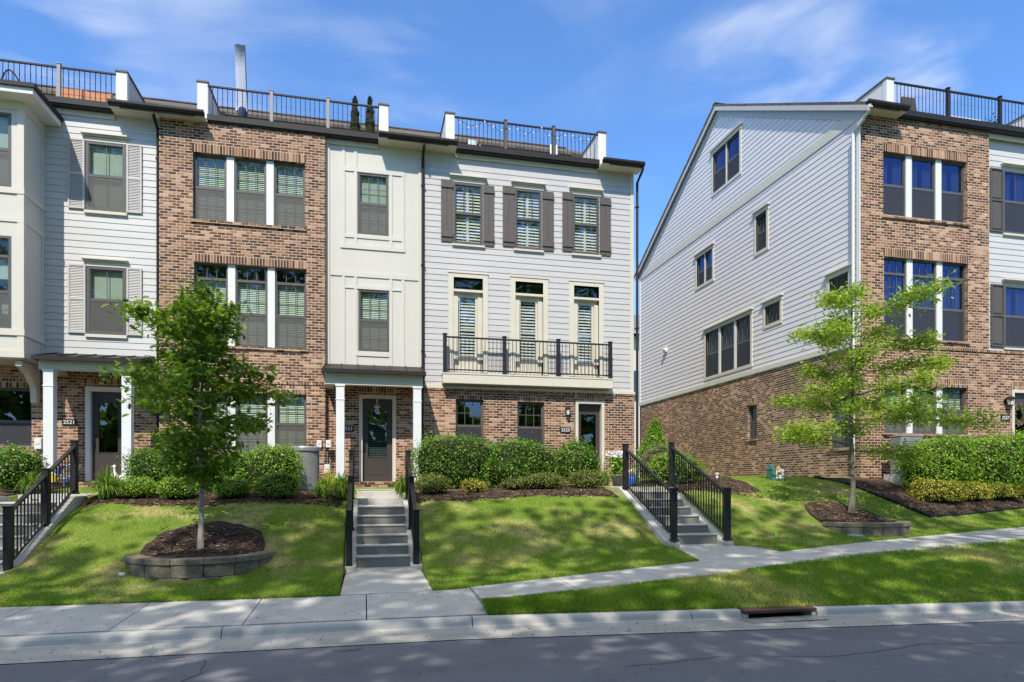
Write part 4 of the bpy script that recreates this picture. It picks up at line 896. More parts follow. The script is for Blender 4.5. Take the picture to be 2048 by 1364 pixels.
q = MB(); q.box(xL-.42, xR+.40, yB-.45, Y0-.018, zb1, zb1+.14); q.build('bay_eave', M['white'], H1)
q = MB(); q.box(xL-.47, xR+.46, yB-.51, Y0-.018, zb1+.141, zb1+.24); q.hexa([(xL-.4, yB-.45, zb1+.24), (xR+.4, yB-.45, zb1+.24), (xR+.4, Y0-.02, zb1+.24), (xL-.4, Y0-.02, zb1+.24), (xL+.2, yB+.6, zb1+.42), (xR-.2, yB+.6, zb1+.42), (xR-.2, Y0-.02, zb1+.5), (xL+.2, Y0-.02, zb1+.5)]); q.build('bay_roof', M['blacktrim'], H1)
q = MB(); bxx = xR-.22; P_ = [(Y0-.02, zb0-.05), (yB+.1, zb0-.05), (yB+.1, zb0-.18), (Y0-.55, zb0-.32), (Y0-.24, zb0-.62), (Y0-.20, zb0-1.0), (Y0-.02, zb0-1.0)]
q.prism([(bxx, y, z) for y, z in P_], (.14, 0, 0)); q.build('bracket', M['trim'], H1)
roofset(H1, X1, X2, Y0, ZE, X1-.6, xx(254.5), cheekL=False, rmat='railgrey', posts=(.2, .527, .78), side='siding_grey')
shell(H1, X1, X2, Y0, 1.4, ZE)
# ================================================================ RIGHT HOUSE
YR = 15.8; frR = lambda a, o, z: (a, YR-o, z); XR0 = fy(1720, 0, YR)[0]; XR1 = XR0+7.4
def xr(px): return fy(px, 0, YR)[0]
def zr_(px, py): return fy(px, py, YR)[1]
ZER = zr_(1760, 226)+.02
H4 = thing('townhouse', 'corner townhouse on the right with a tall grey sided gable wall and brick front', 'townhouse', (17, 15.8, 1.7))
zbd = zr_(1745, 690); xbe = xr(1978)
q3 = (xr(1766.5), xr(1934), zr_(1767, 430), zr_(1766.5, 302)); q2 = (xr(1768), xr(1936), zr_(1768, 674), zr_(1768, 512)); q1 = (xr(1768), xr(1936), zr_(1936, 869), zr_(1936, 776))
wall('brick_wall', frR, XR0, xbe, zbd, ZER-.1, [q3, q2], M['brick'], H4, reveal=.17)
rd0, rd1 = xr(2024), xr(2024)+1.05; rdt = zr_(2024, 779)
wall('brick_wall', frR, XR0, XR1, 1.2, zbd-.0, [q1, (rd0, rd1, 1.9, rdt)], M['brick'], H4, reveal=.17)
for w_ in (q3, q2, q1): soldier(H4, frR, w_[0], w_[1], w_[3]); rowsill(H4, frR, w_[0], w_[1], w_[2])
soldier(H4, frR, rd0, rd1, rdt)
triple(H4, frR, *q3, rec=.10, mw=.20, cols=1, rows=1, blind='curtain', glass='glassblue')
triple(H4, frR, *q2, rec=.10, mw=.20, cols=3, rows=1, lowgrid=False, transom=.45, blind='curtain', glass='glassblue')
triple(H4, frR, *q1, rec=.10, mw=.20, cols=3, rows=2, blind='slats')
door(H4, frR, rd0+.09, rd1-.09, 1.9, rdt-.09, cas=.0899, blinds=False)
m = MB(); m.fbox(frR, XR0-.0, XR1, -.01, .035, zbd-.035, zbd+.035); m.build('brick_course', M['rowlock'], H4)
sw3 = (xr(2017), xr(2017)+.95, zr_(2016, 461), zr_(2016, 334)); sw2 = (xr(2019), xr(2019)+.95, zr_(2018, 692), zr_(2018, 567))
YR2 = YR+.18; frR2 = lambda a, o, z: (a, YR2-o, z)
m = MB(); m.box(xbe-.03, xbe-.001, YR+.001, YR+.3, zbd, ZER-.1); m.build('brick_return', M['brick'], H4)
wall('siding_wall', frR2, xbe, XR1, zbd+.04, ZER-.11, [sw3, sw2], M['siding_white'], H4, lap=.176, reveal=.1)
for w_, s_ in ((sw3, 1989.5), (sw2, 1991)):
    window(H4, frR2, *w_, rec=-.02, cols=2, rows=1, blind='curtain', glass='glassblue', fw=.05); ledge(H4, frR2, w_[0]-.1, w_[1]+.1, w_[3]+.14, .045, .13); ledge(H4, frR2, w_[0]-.03, w_[1]+.03, w_[2]-.08, .06, .07, 'window_sill')
    louver_shutter(H4, frR2, xr(s_), w_[0]-.03, w_[2], w_[3]+.0, 'shutter', False); louver_shutter(H4, frR2, w_[1]+.03, w_[1]+.41, w_[2], w_[3], 'shutter', False)
lantern(H4, frR, xr(2013), zr_(2013, 802), 1.5); plaque(H4, frR, xr(2010), zr_(2010, 836), '2527', w_=.34)
roofset(H4, XR0, XR1, YR+.1, ZER, XR0+.95, XR1-.45, ovl=.16, fz_=(xbe, XR1), rmat='black', posts=(.345, .69), side='siding_side', cw=.24)
shell(H4, XR0, XR1, YR, 1.4, ZER, left=False)
# gable wall facing the gap
frS = lambda a, o, z: (XR0-o, a, z)
def sy(px): return fx(px, 0, XR0)[0]
def sz(px, py): return fx(px, py, XR0)[1]
yR1 = YR+2*HD; zsb = sz(1500, 755)+.0; zfr = ZER-.16
zsb = (sz(1300, 806)+sz(1690, 697))/2
def srect(p0, p1, yt, yb, ref=None): # p0,p1 pixel columns (left is deeper)
    ref = ref or p1; return (sy(p1), sy(p0), sz(ref, yb), sz(ref, yt))
side_w = [('double', srect(1427, 1480, 260, 344)), ('single', srect(1513, 1534, 420, 494)), ('double', srect(1394.5, 1425.5, 497, 557)), ('corner', srect(1660, 1698, 543, 584)),
          ('square', srect(1531.5, 1561, 601, 640)), ('triple', srect(1412, 1502, 628, 728)), ]
low_w = [(sy(1513.5), sy(1495), sz(1513, 877), sz(1513, 809)), (sy(1699), sy(1658), sz(1699, 895), sz(1699, 790))]
zr0 = ZER+.26-.15
def alim(z):
    if z <= zr0: return (YR, yR1)
    t_ = (z-zr0)/SL; return (YR+t_, yR1-t_) if t_ < HD else (YR+HD-.001, YR+HD+.001)
wall('siding_wall', frS, YR, yR1, zsb+.12, zr0+SL*HD, [w_[1] for w_ in side_w], M['siding_side'], H4, lap=.176, alim=alim, reveal=.12)
wall('brick_wall', frS, YR, yR1, 1.2, zsb-.03, low_w, M['brick'], H4, reveal=.17)
m = MB(); m.fbox(frS, YR-.0, yR1+.03, -.02, .045, zsb-.0, zsb+.16); m.fbox(frS, YR, yR1, .0, .02, zsb-.03, zsb-.001); m.build('skirt_board', M['trim'], H4)
m = MB(); zf0 = ZER-.28; m.fbox(frS, YR-.0, yR1, .0, .034, zf0, zf0+.30); m.build('frieze', M['trim'], H4)
m = MB()   # rake boards under the roof edge and corner boards
for s_ in (1, -1):
    ye, yp = (YR-.5 if s_ == 1 else yR1+.3), YR+HD
    ze_ = ZER+.26-SL*abs(ye-(YR if s_ == 1 else yR1)); zp = ZER+.26+SL*HD
    m.hexa([(XR0-.165, ye, ze_-.31), (XR0-.135, ye, ze_-.31), (XR0-.135, yp, zp-.31), (XR0-.165, yp, zp-.31), (XR0-.165, ye, ze_-.152), (XR0-.135, ye, ze_-.152), (XR0-.135, yp, zp-.152), (XR0-.165, yp, zp-.152)])
    m.hexa([(XR0-.134, ye, ze_-.20), (XR0-.02, ye, ze_-.20), (XR0-.02, yp, zp-.20), (XR0-.134, yp, zp-.20), (XR0-.134, ye, ze_-.153), (XR0-.02, ye, ze_-.153), (XR0-.02, yp, zp-.153), (XR0-.134, yp, zp-.153)])
    m.hexa([(XR0-.04, ye+.3*s_, ze_-.42), (XR0+.0, ye+.3*s_, ze_-.42), (XR0+.0, yp, zp-.52), (XR0-.04, yp, zp-.52), (XR0-.04, ye+.3*s_, ze_-.201+.17), (XR0, ye+.3*s_, ze_-.201+.17), (XR0, yp, zp-.201), (XR0-.04, yp, zp-.201)])
m.build('rake_board', M['siding_grey'], H4)
m = MB(); m.fbox(frS, YR-.02, YR+.10, .0, .035, zsb+.16, zf0); m.fbox(frS, yR1-.12, yR1+.02, .0, .035, zsb+.16, zf0); m.build('corner_board', M['white'], H4)
for kd, w_ in side_w:
    c = .11
    m = MB(); m.fbox(frS, w_[0]-c, w_[0], -.1, .035, w_[2]-c, w_[3]+.02); m.fbox(frS, w_[1], w_[1]+c, -.1, .035, w_[2]-c, w_[3]+.02); m.fbox(frS, w_[0], w_[1], -.1, .035, w_[2]-c, w_[2]); m.fbox(frS, w_[0]-c-.02, w_[1]+c+.02, -.1, .045, w_[3]+.0, w_[3]+.14)
    m.fbox(frS, w_[0]-c-.07, w_[1]+c+.07, .0, .11, w_[3]+.141, w_[3]+.18); m.build('window_casing', M['trim'], H4)
    if kd == 'double':
        md = (w_[0]+w_[1])/2
        for a, b in ((w_[0], md-.03), (md+.03, w_[1])): window(H4, frS, a, b, w_[2], w_[3], rec=.02, cols=1, rows=1, blind='curtain', glass='glassblue', screen=w_[3] > 11, meet=.48 if w_[3] > 11 else 0)
        m = MB(); m.fbox(frS, md-.03, md+.03, -.1, .01, w_[2], w_[3]); m.build('mullion', M['trim'], H4)
    elif kd == 'triple': triple(H4, frS, *w_, rec=.02, mw=.13, cols=3, rows=1, lowgrid=False, blind='curtain', glass='glassdark')
    else: window(H4, frS, *w_, rec=.02, cols=2 if kd == 'single' else 3, rows=1, lowgrid=False, blind=None, glass='glassdark', meet=.5 if kd == 'single' else 0)
for w_ in low_w: soldier(H4, frS, w_[0], w_[1], w_[3]); rowsill(H4, frS, w_[0], w_[1], w_[2]); window(H4, frS, *w_, rec=.09, cols=2, rows=1, blind='slats', glass='glass')
m = MB(); x = XR0-.07; m.tube([(x+.0, YR-.45, ZER-.12), (x, YR-.42, ZER-.25), (x-.02, YR-.05, ZER-.5), (x-.02, YR+.16, ZER-.6), (x-.02, YR+.16, 2.0)], .045, 8); m.build('downspout', M['white'], H4)
m = MB(); vy, vz = fx(1333, 703, XR0); m.fbox(frS, vy-.12, vy+.12, .0, .12, vz-.02, vz+.16); m.fbox(frS, vy-.1, vy+.1, .12, .2, vz+.05, vz+.14); m.build('dryer_vent', M['white'], H4)
m = MB(); vy, vz = fx(1321, 852, XR0); m.fbox(frS, vy-.07, vy+.07, .0, .1, vz-.1, vz+.1); m.build('wall_vent', M['black'], H4)
# ---- house seen through the gap
H5 = thing('townhouse', 'pale stucco house with a blue grey roof seen through the narrow gap between the buildings', 'townhouse', (15, 44, 1.3))
def zg(py, Y=44): return fy(1272, py, Y)[1]
m = MB(); m.box(10, 24, 44, 54, 1.2, zg(733)-.0); m.build('wall', M['panel'], H5)
m = MB(); m.box(9.5, 24.5, 43.4, 54.5, zg(672), zg(668)); m.build('eave', M['trim'], H5)
m = MB(); ztop = zg(672); m.box(10.2, 23.8, 44.01, 53.9, zg(735), ztop-.01); m.build('upper_wall', M['trim'], H5)
m = MB(); m.prism([(9.3, 43.2, ztop), (9.3, 50, fy(1272, 630, 50)[1]), (9.3, 56, ztop)], (15.4, 0, 0)); m.build('roof', M['slate'] if 'slate' in M else mat('blue_grey_roof', (.13, .14, .19), .9, noise=(3, (.10, .11, .15), .7)), H5)
m = MB(); x = fy(1271, 700, 43.9)[0]; m.box(x-.5, x+.25, 43.9, 43.99, zg(800), zg(742)); m.build('window', M['glassdark'], H5)
# ================================================================ STAIRS AND RAILINGS
def steps(key, n, label, rise=.165, run=.305, rail=(True, True), mid=True, ytop=13.9, topz=1.2, left_full=True):
    a, b, y0, z0 = STAIR[key]; cw = .20; xa, xb = a+cw/2, b-cw/2
    t_ = thing('front_steps', label, 'steps', ((a+b)/2, y0, z0), 'concrete steps up the lawns')
    m = MB(); P_ = [(y0, z0-.3), (y0, z0)]; 
    z = z0; y = y0
    for i in range(n): z += rise; P_ += [(y, z-.012), (y-.012, z)]; y += run; P_ += [(y, z)] if i < n-1 else []
    ye = 14.6; P_ += [(ye, z), (ye, z-.6), (y0+1.5, z0-.3)]
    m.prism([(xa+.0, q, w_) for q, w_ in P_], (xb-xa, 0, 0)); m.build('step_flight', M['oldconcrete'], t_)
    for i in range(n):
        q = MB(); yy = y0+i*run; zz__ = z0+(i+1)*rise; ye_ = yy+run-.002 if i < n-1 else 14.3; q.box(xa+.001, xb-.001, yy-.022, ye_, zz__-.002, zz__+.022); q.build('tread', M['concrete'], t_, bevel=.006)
    yb, zb_, yt, zt_ = y0-.28, z0+.03, y0+n*run+.15, z0+n*rise+.04
    for x in (a-cw/2, b-cw/2):
        m = MB(); m.prism([(x, q, w_+(.02 if w_ > z0 else 0)) for q, w_ in ((yb, z0-.4), (yb, zb_), (yb+.22, zb_+.02), (yt, zt_+.06), (yt+.55, zt_+.06), (yt+.62, zt_-.0), (yt+.62, z0-.1), (y0+1, z0-.4))], (cw, 0, 0)); m.build('side_wall', M['concrete'], t_, bevel=.012)
    return yb, zb_, yt, zt_, z0+n*rise, ye
def stair_rail(x, pts, label):
    """pts: (y,z) of each post base"""
    t_ = thing('stair_railing', label, 'railing', (x, pts[0][0], pts[0][1]), 'black railings beside the steps')
    h = 1.0
    for i, (y, z) in enumerate(pts):
        q = MB(); w_ = .052; q.box(x-w_, x+w_, y-w_, y+w_, z, z+h); q.box(x-w_-.012, x+w_+.012, y-w_-.012, y+w_+.012, z+h+.0005, z+h+.025); q.box(x-w_-.02, x+w_+.02, y-w_-.02, y+w_+.02, z-.001, z+.035)
        q.build('post', M['black'], t_, bevel=.006)
    for (ya, za), (yb, zb_) in zip(pts, pts[1:]):
        sl = (zb_-za)/(yb-ya); A, B = ya+.053, yb-.053; f = lambda y: za+(y-ya)*sl
        for nm, o, hh, w_ in (('handrail', .93, .04, .036), ('bottom_rail', .12, .03, .02)):
            q = MB(); q.hexa([(x-w_, A, f(A)+o-hh), (x+w_, A, f(A)+o-hh), (x+w_, B, f(B)+o-hh), (x-w_, B, f(B)+o-hh), (x-w_, A, f(A)+o), (x+w_, A, f(A)+o), (x+w_, B, f(B)+o), (x-w_, B, f(B)+o)]); q.build(nm, M['black'], t_, bevel=.004)
        n = int((B-A)/.105); src = None
        for k in range(1, n):
            y = A+(B-A)*k/n
            if src is None: q = MB(); q.box(x-.009, x+.009, y-.009, y+.009, f(y)+.118, f(y)+.9); src = q.build('baluster', M['black'], t_); y1_ = y
            else: dup(src, t_, (0, y-y1_, f(y)-f(y1_)))
    return t_
r_ = steps('b', 6, 'concrete steps rising straight to the door with the wreath, numbered 2523', ytop=13.7)
for x, nm in ((STAIR['b'][0]-.02, 'black railing on the left of the middle steps, by the lawn with the oak'), (STAIR['b'][1]+.0, 'black railing on the right of the middle steps, beside the dark hedge')):
    stair_rail(x, [(11.5, .06), (12.7, .66), (13.75, 1.21)], nm)
m = MB(); a, b = STAIR['b'][:2]; m.box(a+.06, b-.06, 14.6, 16.2, 1.1, 1.36); m.box(a+.06, b-.06, 14.35, 14.61, 1.0, 1.22); m.box(a+.0, b+.0, 16.2, 17.65, 1.2, 1.40); kind(m.build('landing', M['concrete']), 'structure')
steps('a', 6, 'concrete steps at the far left, rising to the porch numbered 2521', rise=.175, run=.32)
stair_rail(STAIR['a'][1]-.0, [(11.5, .17), (12.72, .78), (13.85, 1.34)], 'black railing at the far left of the photo, in front of the goose porch')
stair_rail(STAIR['a'][0]+.0, [(11.5, .17), (12.72, .78), (13.7, 1.30)], 'black railing cut by the left edge of the photo, only its upper post in view')
m = MB(); a, b = STAIR['a'][:2]; m.box(a+.06, b-.06, 14.6, 17.65, 1.1, 1.32); kind(m.build('landing', M['concrete']), 'structure')
steps('c', 6, 'concrete steps beside the conical evergreen, leading to the house numbered 2525', rise=.165, run=.36)
stair_rail(STAIR['c'][0]+.01, [(11.5, .43), (13.88, 1.42)], 'black railing on the left of the steps by the conical evergreen, nearer the white flowers')
stair_rail(STAIR['c'][1]+.0, [(11.5, .43), (13.88, 1.47)], 'black railing on the right of the steps by the conical evergreen, nearer the utility box')
m = MB(); a, b = STAIR['c'][:2]; m.box(a+.06, b-.06, 14.6, 18.2, 1.2, 1.45); kind(m.build('landing', M['concrete']), 'structure')
# ================================================================ PLANTER RINGS
def ring(cx, cy, rad, zt, zb_, a0, a1, n, label, zmulch):
    t_ = thing('retaining_wall', label, 'garden wall', (cx, cy, zb_), 'curved block walls round the trees')
    for row in range(2):
        z1 = zt-.09-row*.20; z0 = z1-.198
        for i in range(n):
            p0 = a0+(a1-a0)*(i+.5*(row % 2))/n; p1 = p0+(a1-a0)/n*.985
            if p1 > a1+.01: continue
            q = MB(); ro, ri = rad+row*.015+random.uniform(-.01, .01), rad-.2; pm = (p0+p1)/2
            pt = lambda r, a, z: (cx+r*math.cos(a), cy+r*math.sin(a), z)
            A = [pt(ri, p0, z0), pt(ro, p0, z0), pt(ro+.035, pm, z0), pt(ro, p1, z0), pt(ri, p1, z0)]; q.prism([*A][::-1], (0, 0, z1-z0)); q.build('block', M['stone'], t_, bevel=.012)
    nc = n
    for i in range(nc):
        p0 = a0+(a1-a0)*i/nc; p1 = p0+(a1-a0)/nc*.99; q = MB(); pt = lambda r, a, z: (cx+r*math.cos(a), cy+r*math.sin(a), z); pm = (p0+p1)/2
        q.prism([pt(rad-.22, p0, zt-.089), pt(rad+.035, p0, zt-.089), pt(rad+.05, pm, zt-.089), pt(rad+.035, p1, zt-.089), pt(rad-.22, p1, zt-.089)][::-1], (0, 0, .089)); q.build('cap_stone', M['stone'], t_, bevel=.01)
    m = MB(); K = 40; rings = 10
    m.v.append((cx, cy, zmulch(cx, cy)))
    for r in range(1, rings+1):
        for k in range(K):
            a = 2*math.pi*k/K; rr_ = (rad-.17)*r/rings*(1+(.03*math.sin(a*7+cx)+.03*math.sin(a*13))*max(0, math.sin(a))*(r/rings)); x, y = cx+rr_*math.cos(a), cy+rr_*math.sin(a); m.v.append((x, y, zmulch(x, y)+random.uniform(-.008, .015)))
    for k in range(K): m.f.append((0, 1+k, 1+(k+1) % K)); m.m.append(0)
    for r in range(rings-1):
        for k in range(K): a = 1+r*K+k; b = 1+r*K+(k+1) % K; m.f.append((a, a+K, b+K, b)); m.m.append(0)
    kind(m.build('mulch_mound', M['mulch'], smooth=True), 'structure')
def mm1(x, y):
    cx, cy, r = RING1; d = math.hypot(x-cx, y-cy)/r; return max(T(x, y)+.03, .35+.09*(1-d*d)+max(0, (y-cy))*.12)
def mm2(x, y):
    cx, cy, r = RING2; d = math.hypot(x-cx, y-cy)/r; return max(T(x, y)+.03, .66+.07*(1-d*d)+max(0, (y-cy))*.12)
ring(*RING1, .40, -.1, R(188), R(352), 7, 'low curved block wall round the oak on the left lawn', mm1)
ring(*RING2, .70, .2, R(200), R(345), 7, 'low curved block wall round the feathery tree on the right lawn', mm2)
cc = chips('mulch_chips', [(RING1[0]-.85, RING1[0]+.85, lambda x: RING1[1]-.5, lambda x: RING1[1]+.75, mm1), (RX2-.8, RX2+.8, lambda x: RY2-.5, lambda x: RY2+.75, mm2)], 450); kind(cc, 'stuff', 'bark chips round the feet of the two lawn trees')
# ================================================================ PLANTS
OAK = [(0, 0), (.10, .10), (.05, .16), (.30, .30), (.12, .42), (.36, .62), (.14, .68), (.20, .88), (0, 1)]
OAKP = np.array([(x, y) for x, y in OAK]+[(-x, y) for x, y in OAK[-2:0:-1]])
RH = np.array([(0, 0), (.26, .45), (0, 1), (-.26, .45)])
FEA = np.array([(0, 0), (.13, .3), (.17, .6), (0, 1), (-.17, .6), (-.13, .3)])
def leafcloud(name, P, up, size, mt, parent, shape=RH, jit=.7, varf=None, seed=1, droop=0.0, fold=0.12):
    rs = np.random.RandomState(seed); P = np.array(P); K = len(P); up = np.array(up) if up is not None else np.tile([0, 0, 1.0], (K, 1))
    nrm = up+rs.normal(0, jit, (K, 3)); nrm /= np.linalg.norm(nrm, axis=1)[:, None]+1e-9
    d = rs.normal(0, 1, (K, 3)); d[:, 2] -= droop; d -= (d*nrm).sum(1)[:, None]*nrm; d /= np.linalg.norm(d, axis=1)[:, None]+1e-9
    s = np.cross(nrm, d); sz = size*rs.uniform(.6, 1.25, K)
    n = len(shape); V = np.zeros((K, n, 3))
    for i, (x, y) in enumerate(shape): V[:, i] = P+(s*x+d*(y-.3)+nrm*(fold*abs(x)*2-.10*y*y))*sz[:, None]
    var = rs.uniform(0, 1, K) if varf is None else np.clip(varf(P, rs), 0, 1)
    return npmesh(name, V, n, M[mt], parent, var)
def lumpy(c, r, seed, n=3, box=False, lump=.12):
    rs = random.Random(seed); L_ = [(Vector((rs.gauss(0, 1), rs.gauss(0, 1), rs.gauss(0, .8))).normalized(), rs.uniform(-1, 1)) for _ in range(14)]
    def f(d):
        k = 1
        for v, a in L_: k += lump*a*max(0, d.dot(v))**6*2
        k *= 1+.045*math.sin(d.x*9+seed)*math.sin(d.y*8+1)*1.0+.05*math.sin(d.z*11+d.x*7+seed*2)
        if box:
            p = 3.4; q = (abs(d.x)**p+abs(d.y)**p+abs(d.z)**p)**(-1/p); k *= q
        return Vector((d.x*r[0]*k, d.y*r[1]*k, d.z*r[2]*k))
    return f
def shrub(x, y, w_, dp, h, mt, label, n=2600, leaf=.05, box=False, group=None, seed=1, name='shrub', cat='shrub', zg_=None, cone=0, jit=.75):
    z = (T(x, y) if zg_ is None else zg_); t_ = thing(name, label, cat, (x, y, z), group)
    rs = random.Random(seed*17+3); f = lumpy(0, (w_/2, dp/2, h/2), seed, box=box); c = Vector((x, y, z+h/2)); P = []; U = []
    while len(P) < n:
        d = Vector((rs.gauss(0, 1), rs.gauss(0, 1), rs.gauss(0, 1))).normalized()
        if d.z < -.75 and rs.random() < .7: continue
        p = f(d)
        if cone: k = max(.04, 1-cone*(p.z+h/2)/h); p = Vector((p.x*k*1.25, p.y*k*1.25, p.z))
        p = c+p*((1-abs(rs.gauss(0, .085))) if rs.random() > .16 else 1+abs(rs.gauss(0, .085)))+Vector([rs.gauss(0, .022) for _ in range(3)])
        if p.z < z+.02: p.z = z+.02+rs.random()*.05
        P.append(p); U.append(d*.9+Vector((0, 0, .5)))
    leafcloud('foliage', [tuple(p) for p in P], [tuple(u) for u in U], leaf, mt, t_, jit=jit, seed=seed)
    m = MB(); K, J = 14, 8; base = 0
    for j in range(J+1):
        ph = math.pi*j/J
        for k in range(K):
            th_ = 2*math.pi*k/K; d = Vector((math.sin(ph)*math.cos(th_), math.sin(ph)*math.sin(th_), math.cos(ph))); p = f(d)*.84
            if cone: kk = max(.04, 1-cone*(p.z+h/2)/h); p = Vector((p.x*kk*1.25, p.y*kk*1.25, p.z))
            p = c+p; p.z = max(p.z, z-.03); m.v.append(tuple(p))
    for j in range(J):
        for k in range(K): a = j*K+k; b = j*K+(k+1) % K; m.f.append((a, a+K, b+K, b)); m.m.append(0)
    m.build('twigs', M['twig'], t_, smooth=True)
    return t_
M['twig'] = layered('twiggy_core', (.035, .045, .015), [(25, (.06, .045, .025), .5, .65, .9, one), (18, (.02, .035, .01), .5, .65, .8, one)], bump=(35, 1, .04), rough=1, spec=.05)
def gxy(px, py, z): return fz(px, py, z)
def at(px, Y): return ray(px)[0]*Y
# foundation hedges
def px_w(p0, p1, Y): return at(p0, Y), at(p1, Y)
def hedge(p0, p1, ytop, Y, mt, label, dp=.9, n=5000, leaf=.055, seed=1, group=None, name='hedge', box=True, zb_=None):
    x0, x1 = px_w(p0, p1, Y); x = (x0+x1)/2; zt_ = CZ+(HOR-ytop)/FPX*ray((p0+p1)/2)[1]*Y; z0 = T(x, Y) if zb_ is None else zb_
    return shrub(x, Y, (x1-x0)*1.02, dp, zt_-z0+.02, mt, label, n=n, leaf=leaf, box=box, seed=seed, group=group, name=name, cat='hedge' if name == 'hedge' else 'shrub', zg_=z0)
gH = 'foundation shrubs along the house fronts'
hedge(833, 985, 876, 16.2, 'leaf_hedge', 'tall dark green hedge bush right of the middle steps, under the porch downspout', 1.3, 8500, seed=2, group=gH)
hedge(975, 1110, 886, 16.0, 'leaf_hedge', 'tall dark hedge bush under the two ground floor windows of the grey house', 1.3, 7500, seed=3, group=gH)
hedge(1108, 1192, 877, 15.8, 'leaf_hedge', 'loose bright topped bush just left of the 2525 front door', 1.0, 4200, seed=4, group=gH, box=False)
hedge(262, 430, 898, 16.4, 'leaf_hedge', 'tall dark hedge behind the oak, left of its trunk', 1.3, 7500, seed=5, group=gH)
hedge(415, 520, 905, 16.0, 'leaf_hedge', 'tall dark hedge behind the oak, right of its trunk', 1.2, 5500, seed=6, group=gH)
hedge(500, 603, 896, 15.9, 'leaf_bright', 'bright green hedge bush against the round grey air conditioner', 1.1, 5000, seed=7, group=gH)
hedge(-20, 76, 892, 15.6, 'leaf_hedge', 'dark green shrub by the upper post at the left edge', 1.2, 4200, seed=8, group=gH, box=False)
gS = 'low rounded shrubs along the front of the beds'
for i, (p0, p1, yt, Y, mt, lb) in enumerate((
    (244, 318, 956, 14.3, 'leaf_bright', 'low round shrub right beside the grassy clump on the left bed'), (316, 396, 950, 14.2, 'leaf_bright', 'low round shrub just left of the oak trunk'),
    (427, 502, 953, 14.3, 'leaf_bright', 'low round shrub just right of the oak trunk'), (512, 602, 946, 14.1, 'leaf_bright', 'low round shrub in front of the air conditioner by the 2523 meters'),
    (831, 897, 950, 14.4, 'leaf_olive', 'low olive shrub nearest the right railing of the middle steps'), (1045, 1126, 945, 14.7, 'leaf_olive', 'wide low olive shrub in front of the middle of the dark hedge'),
    (1140, 1212, 938, 14.8, 'leaf_olive', 'low olive shrub by the front door of 2525, nearest the white flowers'))):
    shrub((at(p0, Y)+at(p1, Y))/2, Y, at(p1, Y)-at(p0, Y), .85, CZ+(HOR-yt)/FPX*ray(p0)[1]*Y-T(at(p0, Y), Y), mt, lb, n=2600, leaf=.042, seed=20+i, group=gS)
for i, (p0, p1, yt, Y, mt, lb) in enumerate(((924, 972, 960, 14.5, 'leaf_gold', 'tiny golden green shrub in front of the first hedge bush'), (1005, 1050, 957, 14.7, 'leaf_olive', 'tiny olive shrub left of the wide low olive shrub'),)):
    shrub((at(p0, Y)+at(p1, Y))/2, Y, at(p1, Y)-at(p0, Y), .5, CZ+(HOR-yt)/FPX*ray(p0)[1]*Y-T(at(p0, Y), Y), mt, lb, n=900, leaf=.04, seed=40+i, group='tiny shrubs in the middle bed')
# right of the steps
xc, Yc = at(1310, 18.0), 18.0
shrub(xc, Yc, 1.25, 1.2, CZ+(HOR-836)/FPX*ray(1310)[1]*Yc-T(xc, Yc), 'leaf_bright', 'conical bright green evergreen in the gap between the houses', n=7500, leaf=.06, cone=.88, seed=51, name='conical_evergreen', cat='evergreen')
shrub(at(1322, 16.6), 16.6, 1.25, 1.0, 1.05, 'leaf_silver', 'grey green twiggy shrub in front of the conical evergreen', n=4200, leaf=.045, seed=52, group='shrubs at the gap')
shrub(at(1352, 15.4), 15.4, 1.5, 1.0, .85, 'leaf_bright', 'rounded green shrub behind the railing by the gap, lowest of the group', n=4200, leaf=.05, seed=53, group='shrubs at the gap')
# right bed hedges
gR = 'clipped hedge bushes in front of the right house'
for i, (p0, p1, yt) in enumerate(((1818, 1925, 880), (1915, 2030, 873), (2020, 2150, 868))):
    Y = 14.5; x0, x1 = at(p0, Y), at(p1, Y); x = (x0+x1)/2; zt_ = CZ+(HOR-yt)/FPX*ray((p0+p1)/2)[1]*Y; z0 = T(x, Y)
    shrub(x, Y, (x1-x0)*1.08, 1.3, zt_-z0, 'leaf_bright', ('big bright green hedge bush nearest the grey air conditioner box', 'big bright green hedge bush below the 2527 number plaque', 'big bright green hedge bush cut by the right edge of the photo')[i], n=8500, leaf=.062, box=True, seed=60+i, group=gR, name='hedge', cat='hedge')
gG = 'golden low shrubs at the front of the right bed'
for i, (p0, p1) in enumerate(((1840, 1905), (1895, 1962), (1955, 2020), (2012, 2085))):
    pc = (p0+p1)/2; x, Y = march(pc, 1014-(pc-1860)*.05); Y += .32; x0, x1 = at(p0, Y), at(p1, Y); x = (x0+x1)/2; zt_ = CZ+(HOR-966)/FPX*ray(pc)[1]*Y; z0 = T(x, Y)-.03
    shrub(x, Y, (x1-x0)*1.12, .75, zt_-z0, 'leaf_gold', ('golden low shrub at the corner of the mulch bed', 'second golden low shrub from the corner of the bed', 'third golden low shrub from the corner of the bed', 'golden low shrub cut by the right edge of the photo')[i], n=3200, leaf=.05, box=True, seed=70+i, group=gG, jit=.9)
